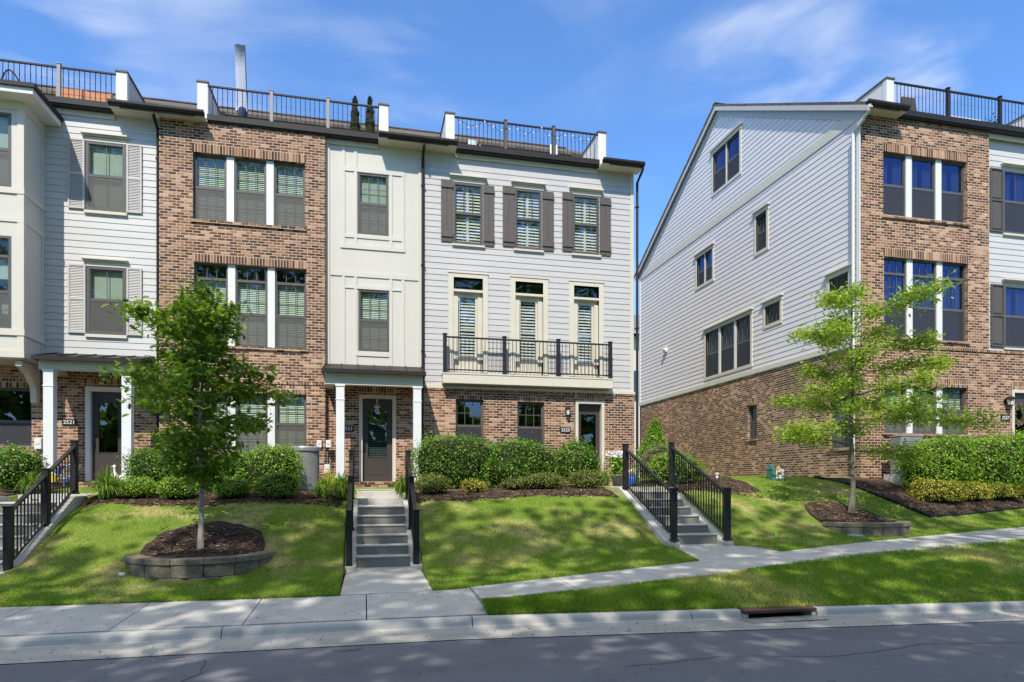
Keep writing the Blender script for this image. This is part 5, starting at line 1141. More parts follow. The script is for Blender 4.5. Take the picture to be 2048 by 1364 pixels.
# strappy clumps
def clump(x, y, r, h, label, n=170, mt='leaf_blade', seed=1, group='strap leaved clumps by the steps', name='grassy_clump', cat='plant', z=None):
    rs = random.Random(seed); z = T(x, y) if z is None else z; V = []; var = []
    for _ in range(n):
        an = rs.uniform(0, 6.283); le = rs.uniform(.6, 1.1)*h*2.3; out = rs.uniform(.25, 1.0)*r; bx, by = x+rs.gauss(0, .05), y+rs.gauss(0, .05); w_ = rs.uniform(.008, .015); pts = []
        for k in range(6):
            t_ = k/5; rr_ = out*t_**1.25; zz_ = z+le*(t_-.62*t_*t_*(.4+out/r)*1.1); pts.append((bx+rr_*math.cos(an), by+rr_*math.sin(an), max(z+.02, zz_), w_*(1.15-t_)*(1.0 if k else .7)))
        sx, sy_ = -math.sin(an), math.cos(an); v_ = rs.random()
        for p, q in zip(pts, pts[1:]): V.append([(p[0]-sx*p[3], p[1]-sy_*p[3], p[2]), (p[0]+sx*p[3], p[1]+sy_*p[3], p[2]), (q[0]+sx*q[3], q[1]+sy_*q[3], q[2]), (q[0]-sx*q[3], q[1]-sy_*q[3], q[2])]); var.append(v_)
    o = npmesh(name, np.array(V), 4, M[mt], var=np.array(var)); return tag(o, label, cat, group)
def clp(px, Y, r, h, label, **k): return clump(at(px, Y), Y, r, h, label, **k)
clp(216, 14.1, .52, .50, 'grassy clump at the corner of the left bed, below the goose', seed=1, n=420)
clp(648, 14.2, .38, .40, 'grassy clump between the air conditioner and the middle steps, left one', seed=2, n=330)
clp(684, 14.1, .42, .48, 'grassy clump touching the left railing of the middle steps', seed=3, n=380)
clp(804, 14.6, .26, .40, 'narrow grassy clump against the right railing of the middle steps', seed=4, n=130)
clp(62, 15.0, .30, .45, 'grassy clump behind the far left railing', seed=5, n=130)
clp(1208, 15.3, .3, .42, 'grassy clump beside the white flowers by the 2525 door', seed=6, n=150)
clp(658, 14.9, .28, .5, 'pale yellow leaved clump below the grey junction box', seed=7, n=130, mt='leaf_gold', group='strap leaved clumps by the steps')
# ---------------------------------------------------------------- trees
def polyl(P, t):
    k = t*(len(P)-1); i = min(int(k), len(P)-2); return P[i].lerp(P[i+1], k-i)
def tree(label, x, y, z, H, env, limbs, shape, leafm, leaf, nleaf, barkm, r0, seed, flat=.5, z_lo=.35, lean=0, cat='tree', name='tree', group=None, droop=.2, twig_n=7, spread=.16, upw=.35, clump=(.12, .12, .05), sprayf=.6, irr=0):
    rs = random.Random(seed); t_ = thing(name, label, cat, (x, y, z), group); base = Vector((x, y, z))
    TP = [base+Vector((lean*k/8*H*.1+.02*math.sin(k*1.7+seed), .02*math.cos(k*2.3), H*.97*k/8)) for k in range(9)]
    m = MB(); m.tube(TP, [r0*1.25]+[r0*(1-.85*(k/8)**1.0) for k in range(1, 9)], 10)
    m.tube([TP[0]-Vector((0, 0, .15)), TP[0]+Vector((0, 0, .06))], [r0*1.6, r0*1.22], 10)
    P = []; right = Vector((_c, -_s, 0))
    for i in range(limbs):
        f = (i+.5+rs.uniform(-.9, .9)*irr)/limbs; f = max(.01, min(.985, f)); zf = z_lo+(0.97-z_lo)*f; p0 = polyl(TP, zf); az = i*2.399+rs.uniform(-.3, .3); d = Vector((math.cos(az), math.sin(az), 0)); cr_ = d.dot(right)
        hz = zf*H; el = env(hz, cr_)*rs.uniform(.72-.35*irr, 1.12+.08*irr)
        if el < .06: el = .06
        rise = upw*el*(1-f*.3)*(1+irr*rs.uniform(-.9, 1.6))+rs.uniform(-.06, .1)*el; n = 6; LP = []
        for k in range(n): t = k/(n-1); LP.append(p0+d*el*t+Vector((0, 0, rise*(t**.8)-.10*el*t*t))+Vector((rs.gauss(0, .02), rs.gauss(0, .02), rs.gauss(0, .015)))*el)
        rr_ = max(.006, r0*.42*(1-.7*f)); m.tube(LP, [rr_*(1-.8*k/(n-1)) for k in range(n)], 6)
        nt_ = max(3, int(twig_n*el/.8))
        for j in range(nt_):
            t = .22+.78*(j+rs.random())/nt_; q = polyl(LP, t); a2 = az+rs.choice((-1, 1))*rs.uniform(.4, 1.3); l2 = el*rs.uniform(.18, .42)*(1.15-t*.6); d2 = Vector((math.cos(a2), math.sin(a2), rs.uniform(-.1, .35)*flat)); e_ = q+d2*l2
            m.tube([q, q.lerp(e_, .5)+Vector((0, 0, .02)), e_], [rr_*.35, rr_*.25, .003], 4, cap=False)
            for s_ in range(3): P.append((q.lerp(e_, (s_+1)/3), l2))
        P.append((LP[-1], el*.3))
    m.build('trunk', M[barkm], t_, smooth=True)
    C = []; k = max(1, nleaf//len(P))
    for q, l in P:
        kk = int(k*rs.uniform(.4, 1.6))
        for _ in range(kk): C.append((q.x+rs.gauss(0, clump[0]), q.y+rs.gauss(0, clump[1]), q.z+rs.gauss(0, clump[2])))
    C = np.array(C)
    def vf(Q, r): return .5+.35*noise2(Q[:, 0]*1.0+Q[:, 2], Q[:, 1]+Q[:, 2]*1.3, 3.0, seed)+r.normal(0, .22, len(Q))
    leafcloud('crown', C, None, leaf, leafm, t_, shape=shape, jit=.55, varf=vf, seed=seed, droop=droop)
    return t_
def envpx(tab, trunkpx, scale, zbase):
    T_ = sorted((CZ+(HOR-yy)/scale-zbase, (trunkpx-l)/scale, (r-trunkpx)/scale) for yy, l, r in tab)
    L_ = [(a, b) for a, b, c in T_]; R_ = [(a, c) for a, b, c in T_]
    def env(h, cr): l, r = lerp(h, L_), lerp(h, R_); return l*(1-cr)/2+r*(1+cr)/2
    return env
t1x, t1y = at(402, 11.75), 11.75; sc1 = FPX/(ray(402)[1]*11.75); z1b = .40; H1t = CZ+(HOR-550)/sc1-z1b
e1 = envpx([(930, 350, 430), (905, 290, 500), (870, 262, 535), (840, 255, 610), (800, 250, 595), (770, 270, 560), (740, 300, 560), (700, 290, 490), (660, 275, 475), (620, 262, 470), (590, 300, 450), (560, 350, 430), (545, 385, 405)], 402, sc1, z1b)
tree('young green oak with a thin grey trunk inside the block ring on the left lawn', t1x, t1y, z1b-.02, H1t, e1, 46, OAKP, 'leaf_oak', .12, 9600, 'bark_pale', .046, 5, z_lo=.24, upw=.18, clump=(.12, .12, .085), twig_n=10, irr=.9, droop=.35)
t2x, t2y = at(1704, 12.95), 12.95; sc2 = FPX/(ray(1704)[1]*12.95); z2b = mm2(t2x, t2y); H2t = CZ+(HOR-556)/sc2-z2b
e2 = envpx([(960, 1690, 1830), (930, 1640, 1890), (890, 1580, 1890), (860, 1565, 1905), (830, 1580, 1910), (790, 1600, 1895), (760, 1630, 1910), (720, 1640, 1850), (690, 1605, 1835), (665, 1590, 1875), (640, 1600, 1850), (610, 1650, 1790), (585, 1660, 1740), (556, 1690, 1715)], 1704, sc2, z2b)
tree('feathery yellow green young tree inside the block ring on the right lawn', t2x, t2y, z2b-.02, H2t, e2, 30, FEA, 'leaf_lime', .115, 20000, 'bark', .062, 12, z_lo=.27, upw=.20, clump=(.13, .13, .10), twig_n=8, flat=.9, irr=1, droop=.1)
# street trees across the road, behind the camera, whose shade falls on the road, walks and lawns
st_env = lambda h, cr: 3.9*math.sin(math.pi*max(0, min(1, (h-4)/15)))**.6+.8
for i, (x, y, h, sd) in enumerate(((-13.5, -3.2, 22, 31), (-6.2, -4.2, 23.5, 32), (1.6, -3.4, 22, 33), (8.4, -4.2, 23, 34), (15.5, -3.6, 22, 35), (-2.5, -9.5, 21, 36), (-18, -9, 21, 37), (12, -10, 21, 38))):
    e3 = (lambda H_: lambda h, cr: (4.5*math.sin(math.pi*max(0.02, min(.98, (h-5)/(H_-4.5))))**.55))(h)
    tree('tall leafy street tree across the road, %s' % ('first from the left', 'second from the left', 'third from the left', 'fourth from the left', 'fifth from the left', 'in the back row, middle', 'in the back row, left', 'in the back row, right')[i], x, y, -.1, h, e3, 40, RH*np.array([1.6, 1]), 'leaf_street', .42, 5600, 'bark', .22, sd, z_lo=.33, upw=.3, clump=(.55, .55, .4), twig_n=4, group='street trees across the road')
# ================================================================ SMALL THINGS ON THE GROUND
def gp_(px, py): x, y = march(px, py); return x, y, T(x, y)
# air conditioners
Yc = 17.0; xc = at(610, Yc); zc0, zc1 = 1.42, CZ+(HOR-893)/FPX*ray(610)[1]*Yc
t_ = thing('air_conditioner', 'round grey air conditioner against the brick wall, left of the white meter boxes', 'air conditioner', (xc, Yc, zc0))
m = MB(); m.lathe((xc, Yc, zc0), [(.36, 0), (.36, .05)], 32); m.build('base', M['steel'], t_)
m = MB(); h = zc1-zc0; m.lathe((xc, Yc, zc0), [(.335, .051), (.335, h-.12)], 40)
for k in range(60): a = k*math.pi/30; m.box(xc+.34*math.cos(a)-.004, xc+.34*math.cos(a)+.004, Yc+.34*math.sin(a)-.004, Yc+.34*math.sin(a)+.004, zc0+.06, zc0+h-.12)
m.build('louvered_body', M['steel'], t_)
m = MB(); m.lathe((xc, Yc, zc0), [(.37, h-.119), (.375, h-.04), (.36, h-.01), (.30, h), (.05, h+.012)], 32); m.build('lid', M['steel'], t_, smooth=False)
m = MB(); m.box(xc-.5, xc+.5, Yc-.5, Yc+.5, 1.2, zc0-.001); m.build('concrete_pad', M['concrete'], t_)
Yc = 15.15; x0_, x1_ = at(1785, Yc), at(1829, Yc); z1_ = CZ+(HOR-872)/FPX*ray(1800)[1]*Yc; z0_ = CZ+(HOR-948)/FPX*ray(1800)[1]*Yc
t_ = thing('air_conditioner', 'grey box air conditioner at the brick wall, left of the bright hedge', 'air conditioner', ((x0_+x1_)/2, Yc, z0_))
m = MB(); m.box(x0_, x1_, Yc-.3, Yc+.1, z0_, z1_-.04); m.build('cabinet', M['steel'], t_, bevel=.03)
m = MB(); m.box(x0_-.01, x1_+.01, Yc-.31, Yc+.11, z1_-.039, z1_); m.build('lid', M['steel'], t_, bevel=.012)
m = MB(); n = 15
for k in range(n): z = z0_+.08+(z1_-z0_-.2)*k/n; m.box(x0_+.04, x1_-.04, Yc-.306, Yc-.299, z, z+.012)
m.build('grille', M['bronze'], t_)
m = MB(); m.box(x0_-.1, x1_+.1, Yc-.4, Yc+.2, z0_-.3, z0_-.001); m.build('concrete_pad', M['concrete'], t_)
# green utility box with its stickers
Yc = 15.2; x, Yc, z = gp_(1554, 962); x0_, x1_ = at(1545, Yc), at(1571, Yc); zt_ = CZ+(HOR-930)/FPX*ray(1554)[1]*Yc
t_ = thing('utility_box', 'small green utility box with orange and white stickers on the right lawn', 'utility box', (x, Yc, z))
m = MB(); d_ = .26; m.hexa([(x0_, Yc, z-.1), (x1_, Yc, z-.1), (x1_, Yc+d_, z-.1), (x0_, Yc+d_, z-.1), (x0_, Yc, zt_-.13), (x1_, Yc, zt_-.13), (x1_, Yc+d_, zt_-.13), (x0_, Yc+d_, zt_-.13)]); m.build('cabinet', M['green_box'], t_, bevel=.012)
m = MB(); a = .012; m.hexa([(x0_-a, Yc-a, zt_-.128), (x1_+a, Yc-a, zt_-.128), (x1_+a, Yc+d_, zt_-.128), (x0_-a, Yc+d_, zt_-.128), (x0_+.02, Yc+.08, zt_), (x1_-.02, Yc+.08, zt_), (x1_-.02, Yc+d_-.03, zt_+.02), (x0_+.02, Yc+d_-.03, zt_+.02)]); m.build('lid', M['green_box'], t_, bevel=.008)
W_ = x1_-x0_
m = MB(); m.box(x0_+W_*.28, x1_-W_*.08, Yc-.006, Yc-.001, z+.07, z+.32); m.build('white_sticker', M['paper'], t_)
m = MB(); m.hexa([(x0_+W_*.35, Yc-.016, zt_-.125), (x1_-W_*.25, Yc-.016, zt_-.125), (x1_-W_*.25, Yc-.014, zt_-.125), (x0_+W_*.35, Yc-.014, zt_-.125), (x0_+W_*.37, Yc+.062, zt_-.015), (x1_-W_*.27, Yc+.062, zt_-.015), (x1_-W_*.27, Yc+.066, zt_-.015), (x0_+W_*.37, Yc+.066, zt_-.015)]); m.build('orange_sticker', M['sticker_or'], t_)
m = MB(); m.box(x0_+W_*.34, x0_+W_*.62, Yc-.009, Yc-.0061, z+.17, z+.235); m.box(x0_+W_*.40, x1_-W_*.12, Yc-.009, Yc-.0061, z+.105, z+.12); m.build('red_print', M['sticker_rd'], t_)
# cleanout pipe, valve cover, lime leaf marker
x, y, z = gp_(1434, 958); m = MB(); m.lathe((x, y, z), [(.035, -.05), (.035, .12), (.055, .121), (.055, .16), (.02, .165)], 12); tag(m.build('pipe_cap', M['white'], None), 'small white pipe cap in the grass at the foot of the gable wall', 'pipe')
x, y, z = gp_(1712, 1074); m = MB(); m.lathe((x, y, T(x, y)), [(.17, -.05), (.17, .035), (.15, .045), (.02, .05)], 24); tag(m.build('valve_cover', mat('pale_green_plastic', (.28, .42, .33), .5), None), 'round pale green valve cover in the grass below the right block ring', 'valve cover')
x, y, z = gp_(1552, 1079); m = MB(); m.v = []; pts = [(0, 0), (.035, .05), (.025, .10), (.05, .12), (.02, .17), (.012, .23), (-.02, .18), (-.035, .12), (-.02, .08), (-.03, .04)]; m.prism([(x+a*.9, y, z+.02+b*.9) for a, b in pts], (.01, .012, 0)); tag(m.build('marker_flag', mat('lime_flag', (.35, .80, .05), .5), None), 'tiny lime green leaf shaped marker standing in the right lawn', 'marker')
# storm drain
xa, xb_ = DR0-.15, DR1+.15; zk = Kz(xa); yk = Ky(xa)
t_ = thing('storm_drain', 'rusty brown storm drain inlet with a dark opening set in the kerb', 'storm drain', ((xa+xb_)/2, yk, zk-.16))
m = MB(); m.box(xa+.008, xb_-.008, yk-.20, yk+.22, zk-.045, zk-.001); m.build('lid', M['iron'], t_, bevel=.008)
for q0, q1 in ((xa+.01, xa+.07), (xb_-.07, xb_-.01)): m = MB(); m.box(q0, q1, yk-.18, yk+.2, zk-.3, zk-.046); m.build('jamb', M['concrete'], t_)
m = MB(); m.box(xa+.07, xb_-.07, yk+.17, yk+.2, zk-.5, zk-.046); m.box(xa+.07, xb_-.07, yk-.19, yk+.17, zk-.5, zk-.3); m.build('chamber', M['dark'], t_)
m = MB(); m.face([(xa-.1, yk-.175, zk-.101), (xb_+.1, yk-.175, zk-.101), (xb_+.0, yk-.42, zk-.112), (xa, yk-.42, zk-.112)]); m.build('apron', M['oldconcrete'], t_)
# porch things
def lobed(name, c, r, mt, parent=None, n=10):
    m = MB(); m.lathe(c, r, n); return m.build(name, M[mt], parent, smooth=True)
Yg = 17.2; xg = at(229, Yg); zg0 = 1.575
t_ = thing('goose_statue', 'white porch goose statue with an orange beak by the 2521 door', 'statue', (xg, Yg, zg0))
def gs(v): return [(a*.68, b*.68) for a, b in v]
sk = MB(); sk.lathe((xg, Yg, zg0), gs([(.05, 0), (.11, .05), (.14, .14), (.12, .24), (.06, .32), (.036, .38), (.032, .46), (.04, .50), (.052, .54), (.045, .58), (.01, .60)]), 14); sk.build('body', M['petal'], t_, smooth=True)
m = MB(); m.tube([(xg-.03, Yg, zg0+.375), (xg-.09, Yg-.01, zg0+.36)], [.018, .005], 8); m.build('beak', M['orange'], t_)
m = MB(); m.tube([(xg+.02, Yg+.05, zg0+.12), (xg+.11, Yg+.05, zg0+.10), (xg+.15, Yg+.05, zg0+.14)], [.06, .045, .01], 8); m.build('tail', M['petal'], t_, smooth=True)
Yg = 17.6; xg = at(130, Yg); m = MB()
for k in range(5):
    P_ = [(xg+(.16-.004*k)*math.cos(a*math.pi/8), Yg+.03*k, 1.62+.19+(.16-.004*k)*math.sin(a*math.pi/8)) for a in range(17)]; m.tube(P_, .014, 6, cap=False)
m.box(xg-.05, xg+.05, Yg-.02, Yg+.14, 1.575, 1.64); tag(m.build('garden_hose', M['blue'], None), 'coiled blue garden hose on the porch behind the far left railing', 'hose')
xg = at(108, Yg); t_ = thing('watering_can', 'small yellow watering can on the 2521 porch, left of the blue hose', 'watering can', (xg, Yg, 1.575))
m = MB(); m.lathe((xg, Yg, 1.575), [(.08, 0), (.085, .17), (.06, .20)], 14); m.build('body', M['yellow'], t_); m = MB(); m.tube([(xg+.07, Yg, 1.62), (xg+.2, Yg, 1.80)], [.02, .012], 8); m.build('spout', M['yellow'], t_); m = MB(); m.tube([(xg-.07, Yg, 1.75), (xg-.14, Yg, 1.74), (xg-.14, Yg, 1.64), (xg-.08, Yg, 1.62)], .009, 6); m.build('handle', M['yellow'], t_)
xg = at(146, 18.1); t_ = thing('planter', 'pale pot with white flowers on the 2521 porch, right of the blue hose', 'planter', (xg, 18.1, 1.575)); lobed('pot', (xg, 18.1, 1.575), [(.08, 0), (.12, .2), (.125, .22)], 'column', t_, 16)
rs = random.Random(9); P_ = [(xg+rs.gauss(0, .07), 18.1+rs.gauss(0, .07), 1.83+abs(rs.gauss(0, .06))) for _ in range(160)]; leafcloud('plant', P_, None, .06, 'leaf_hedge', t_, seed=9); leafcloud('flowers', [(a, b, c+.04) for a, b, c in P_[:50]], None, .045, 'petal', t_, seed=10)
# white flower pot and blue vase by the 2525 steps
Yg = 15.4; xg = at(1235, Yg); zb_ = T(xg, Yg)
t_ = thing('planter', 'dark pot of tall white flowers at the top of the 2525 steps', 'planter', (xg, Yg, zb_)); lobed('pot', (xg, Yg, zb_), [(.11, 0), (.17, .24), (.18, .27)], 'shutter', t_, 18)
P_ = [(xg+rs.gauss(0, .11), Yg+rs.gauss(0, .11), zb_+.30+rs.random()*.42) for _ in range(520)]; leafcloud('leaves', P_, None, .10, 'leaf_bright', t_, seed=11)
P_ = [(xg+rs.gauss(0, .12), Yg+rs.gauss(0, .12), zb_+.72+rs.random()*.16) for _ in range(330)]; leafcloud('flowers', P_, None, .065, 'petal', t_, seed=12)
xg = at(1264, 16.2); t_ = thing('planter', 'blue and white vase planter seen through the railing by the white flowers', 'planter', (xg, 16.2, 1.45)); lobed('pot', (xg, 16.2, 1.44), [(.06, 0), (.13, .12), (.12, .26), (.08, .30)], 'blue', t_, 18)
P_ = [(xg+rs.gauss(0, .06), 16.2+rs.gauss(0, .06), 1.80+rs.random()*.12) for _ in range(150)]; leafcloud('flowers', P_, None, .06, 'petal', t_, seed=13)
# wreaths
def wreath(c, r, label, mt, bow=True, seed=1):
    t_ = thing('wreath', label, 'wreath', c, 'wreaths on the front doors'); rs = random.Random(seed); P_ = []
    for _ in range(900): a = rs.uniform(0, 6.283); q = rs.gauss(0, r*.16); P_.append((c[0]+(r+q)*math.cos(a)*.85, c[1]-.03+rs.gauss(0, .012), c[2]+(r+q)*math.sin(a)))
    leafcloud('leaves', P_, np.tile([0, -1.0, 0], (len(P_), 1)), .055, mt, t_, seed=seed)
    m = MB(); m.tube([(c[0]+r*.85*math.cos(a*math.pi/10), c[1]-.02, c[2]+r*math.sin(a*math.pi/10)) for a in range(21)], .02, 6, cap=False); m.build('ring', M['twig'], t_)
    if bow:
        m = MB()
        for s_ in (-1, 1): m.tube([(c[0], c[1]-.05, c[2]+r), (c[0]+s_*.07, c[1]-.06, c[2]+r+.06), (c[0]+s_*.09, c[1]-.055, c[2]+r-.01), (c[0], c[1]-.05, c[2]+r)], .013, 5); m.tube([(c[0], c[1]-.05, c[2]+r), (c[0]+s_*.05, c[1]-.05, c[2]+r-.13)], [.012, .016], 5)
        m.tube([(c[0], c[1]-.01, c[2]+r), (c[0], c[1]-.01, c[2]+r+.42)], .012, 5); m.build('bow', M['petal'], t_)
wreath((xx(754), Y0+.09, zz(754, 829)), .22, 'green wreath with a pale bow on the dark 2523 door', 'leaf_olive')
wreath((xr(2042), YR+.09, zr_(2042, 829)), .26, 'blue green wreath on the right house door, cut by the photo edge', 'leaf_silver', False, 5)
# pendant lamp inside the first ground floor window of 2525
xp, zp_ = xx(951, 20.0), fy(951, 851, 20.0)[1]; t_ = thing('pendant_lamp', 'white saucer pendant lamp seen inside the left ground floor window of the grey house', 'lamp', (xp, 20.0, zp_)); lobed('shade', (xp, 20.0, zp_-.03), [(.21, 0), (.19, .05), (.05, .09)], 'petal', t_, 24); m = MB(); m.tube([(xp, 20, zp_+.05), (xp, 20, 4.2)], .006, 5); m.build('cord', M['black'], t_)
# twigs, weeds, litter
m = MB(); x, y = fz(355, 1326, -.26); m.tube([(x-.12, y, -.245), (x, y+.01, -.238), (x+.13, y+.05, -.24)], [.004, .006, .003], 5); tag(m.build('fallen_twig', M['bark'], None), 'dry twig lying on the road at the lower left', 'twig')
for px, py, lb, n in ((22, 1288, 'small weed growing in the kerb at the far left edge', 9), (207, 1266, 'small weed growing in a kerb joint below the sidewalk', 7)):
    x, y = fz(px, py, -.2); V = []
    for k in range(n): a = rs.uniform(0, 6.28); l = rs.uniform(.04, .09); V.append([(x-.006, y, -.25), (x+.006, y, -.25), (x+math.cos(a)*l*.5, y+math.sin(a)*l*.5-.02, -.19+l*.8)])
    tag(npmesh('weed', np.array(V), 3, M['leaf_blade'], var=np.array([rs.random() for _ in range(n)])), lb, 'weed', 'weeds in the kerb')
x, y, z = gp_(244, 1152); m = MB(); m.lathe((x, y, z), [(.05, .0), (.055, .03), (.03, .05)], 9); tag(m.build('litter', M['paper'], None), 'crumpled white scrap in the grass left of the block ring', 'litter')
V = []; var = []
for _ in range(1500):
    x = rs.uniform(-7, 12); y = rs.choice((rs.uniform(3, 7.4), rs.uniform(7.0, 7.9), rs.uniform(8.15, 9.5))); 
    if y > 8 and x > 1.5: continue
    z = (Kz(x)-.10 if y > 5.6 else -.19) if y < 8 else (-.105+(y-8.1)*.055)
    if y > 7.3 and y < 8: z = Kz(x)-.12
    s_ = rs.uniform(.008, .02); a = rs.uniform(0, 6.28); V.append([(x+s_*math.cos(a+k*math.pi/2)*(1 if k % 2 else .5), y+s_*math.sin(a+k*math.pi/2)*(1 if k % 2 else .5), z+rs.uniform(.006, .02)) for k in range(4)]); var.append(rs.random())
kind(npmesh('fallen_debris', np.array(V), 4, M['chip'], var=np.array(var)), 'stuff', 'tiny fallen leaves and bits on the road and pavement')
# ================================================================ ON THE ROOF TERRACES
ZT = ZE+.035
def tz(px, py, Y): return CZ+(HOR-py)/FPX*ray(px)[1]*Y
Yt = 20.6
for i, (px, lb) in enumerate(((710, 'dark potted cypress on the middle terrace, left of a pair'), (740, 'dark potted cypress on the middle terrace, right of a pair, nearest the white parapet'))):
    Yt = 19.75; x = at(px, Yt); top = tz(px, 194, Yt); t_ = thing('potted_cypress', lb, 'potted tree', (x, Yt, ZT), 'potted cypresses on the middle terrace')
    lobed('pot', (x, Yt, ZT), [(.11, 0), (.16, .26), (.165, .28)], 'column', t_, 16)
    P_ = []; U_ = []
    for _ in range(2300):
        h = rs.random()**.85; r = .185*(1-h)**.45*(.75+.25*math.sin(h*23+px))*rs.uniform(.75, 1.02); a = rs.uniform(0, 6.28); P_.append((x+r*math.cos(a), Yt+r*math.sin(a), ZT+.2+h*(top-ZT-.2))); U_.append((math.cos(a), math.sin(a), .3))
    leafcloud('foliage', P_, U_, .075, 'leaf_dark', t_, seed=80+i)
    m = MB(); m.tube([(x, Yt, ZT+.2), (x, Yt, ZT+.5), (x, Yt, ZT+1.0), (x, Yt, top-.05)], [.10, .14, .11, .02], 9); m.build('stem', M['twig'], t_)
for i, px in enumerate((690, 697, 705, 733, 603, 651, 620)):
    x = at(px, 19.35); t_ = thing('flower_pot', ('small white flower pot second from the left in front of the cypresses' if i == 1 else 'small white flower pot third from the left in front of the cypresses' if i == 2 else 'white flower pot just left of the pair of cypresses' if i == 0 else 'white flower pot between the two cypresses' if i == 3 else 'white flower pot farthest left on the middle terrace' if i == 4 else 'white flower pot by the right grey post of the middle terrace' if i == 5 else 'white flower pot midway between the grey posts of the middle terrace'), 'flower pot', (x, 19.35, ZT), 'white pots on the middle terrace'); lobed('pot', (x, 19.35, ZT), [(.045, 0), (.065, .09)], 'petal', t_, 10)
    leafcloud('flowers', [(x+rs.gauss(0, .035), 19.35+rs.gauss(0, .03), ZT+.1+abs(rs.gauss(0, .03))) for _ in range(40)], None, .04, 'petal', t_, seed=90+i)
# folded sunshade on a leaning pole
Yt = 20.5; xa, xb_ = at(470, Yt), at(492, Yt); zt_ = tz(480, 90, Yt); zb_ = tz(480, 212, Yt)
t_ = thing('patio_umbrella', 'tall folded pale grey patio umbrella sticking up from the middle terrace', 'umbrella', ((xa+xb_)/2, Yt, ZT))
m = MB(); n = 14
def ush(k, z_, x0, x1, d_): return [(x0+(x1-x0)*(.5-.5*math.cos(a*2*math.pi/n))+.012*math.sin(a*3+k), Yt+d_*math.sin(a*2*math.pi/n)+.01*math.sin(a*5), z_) for a in range(n)]
lv = [(0, zt_, at(469, Yt), at(490, Yt), .022), (1, zt_-.7, at(470, Yt), at(491, Yt), .026), (2, zt_-1.4, at(471, Yt), at(493, Yt), .03), (3, zb_, at(472, Yt), at(495, Yt), .035), (4, zb_-.15, at(471, Yt), at(496, Yt), .05)]
for k, z_, x0, x1, d_ in lv: m.v += ush(k, z_+(.0), x0, x1, d_)
for k in range(4):
    for a in range(n): q = k*n+a; b = k*n+(a+1) % n; m.f.append((q, b, b+n, q+n)); m.m.append(0)
m.f.append(tuple(range(n))); m.m.append(0); m.f.append(tuple(range(4*n, 5*n))[::-1]); m.m.append(0); m.build('folded_canopy', M['cloth'], t_, smooth=True)
m = MB(); m.tube([(at(489, Yt), Yt+.02, zt_+.02), (at(496, Yt), Yt+.02, ZT)], .022, 8); m.build('pole', M['black'], t_)
m = MB(); m.lathe((at(485, Yt), Yt, zb_-.42), [(.05, 0), (.09, .10), (.12, .30), (.10, .36)], 12); m.build('tied_hem', M['navy'], t_, smooth=True)
m = MB(); m.lathe((at(486, Yt), Yt, ZT), [(.28, 0), (.28, .06), (.05, .1)], 16); m.build('base', M['black'], t_)
# left terrace
Yt = 20.4; t_ = thing('garden_arch', 'black metal garden arch behind the railing on the far left terrace', 'arch', (at(20, Yt), Yt, ZT)); m = MB(); xa, xb_ = at(-8, Yt), at(72, Yt); zt_ = tz(20, 140, Yt)
m.tube([(xa+(xb_-xa)*(k/20), Yt, ZT+(zt_-ZT)*max(0, math.sin(math.pi*(k/20)**.62)))for k in range(21)], .022, 6); m.build('hoop', M['black'], t_)
m = MB()
for k in (5, 8, 11): m.tube([(xa+(xb_-xa)*(k/20), Yt, ZT), (xa+(xb_-xa)*(k/20), Yt, ZT+(zt_-ZT)*math.sin(math.pi*(k/20)**.62))], .01, 5)
m.build('bars', M['black'], t_)
Yt = 20.0
for j, (p0, p1, ytp, lb) in enumerate(((112, 164, 171, 'orange slatted wooden panel on the left terrace, nearer the grey post'), (168, 224, 179, 'orange slatted wooden panel on the left terrace, nearer the white parapet'))):
    xa, xb_ = at(p0, Yt), at(p1, Yt); zt_ = tz(p0, ytp+3, Yt); t_ = thing('wooden_panel', lb, 'wooden panel', ((xa+xb_)/2, Yt, ZT), 'orange panels on the left terrace')
    m = MB()
    for k in range(5): z_ = ZT+.04+k*(zt_-ZT-.04)/5; m.box(xa, xb_, Yt-.012, Yt+.012, z_, z_+(zt_-ZT)/5-.018)
    m.build('slats', M['orange'], t_); m = MB()
    for x in (xa, xb_-.06): m.box(x, x+.06, Yt+.013, Yt+.07, ZT, zt_+.02)
    m.build('frame', M['orange'], t_)
# right-of-row terrace
def chair(name, label, x, Yt, z, w_, h, mt, ft, cat='chair', group=None, zs_=.42):
    t_ = thing(name, label, cat, (x, Yt, z), group); m = MB(); m.box(x-w_/2, x+w_/2, Yt-.02, Yt+.5, z+zs_-.08, z+zs_+.04); m.build('seat', M[mt], t_, bevel=.02)
    m = MB(); m.hexa([(x-w_/2, Yt+.48, z+zs_), (x+w_/2, Yt+.48, z+zs_), (x+w_/2, Yt+.56, z+zs_), (x-w_/2, Yt+.56, z+zs_), (x-w_/2*.9, Yt+.60, z+h), (x+w_/2*.9, Yt+.60, z+h), (x+w_/2*.9, Yt+.68, z+h), (x-w_/2*.9, Yt+.68, z+h)]); m.build('backrest', M[mt], t_, bevel=.02)
    for sx in (-1, 1):
        for sy_ in (.02, .48): q = MB(); q.tube([(x+sx*w_*.44, Yt+sy_, z), (x+sx*w_*.44, Yt+sy_, z+zs_-.08)], .02, 6); q.build('leg', M[ft], t_)
        q = MB(); q.tube([(x+sx*w_*.48, Yt, z+zs_), (x+sx*w_*.48, Yt, z+zs_+.2), (x+sx*w_*.48, Yt+.54, z+zs_+.22)], .02, 6); q.build('armrest', M[ft], t_)
    return t_
M['stripe'] = mat('blue_white_stripe', (.62, .68, .72), .8, noise=(16, (.25, .36, .42), 1, (1, .1, .1)))
chair('patio_chair', 'patio chair with a blue and white striped back on the terrace above the grey house', at(951, 20.0), 20.0, ZT, .30, tz(951, 280, 20.6)-ZT, 'stripe', 'white')
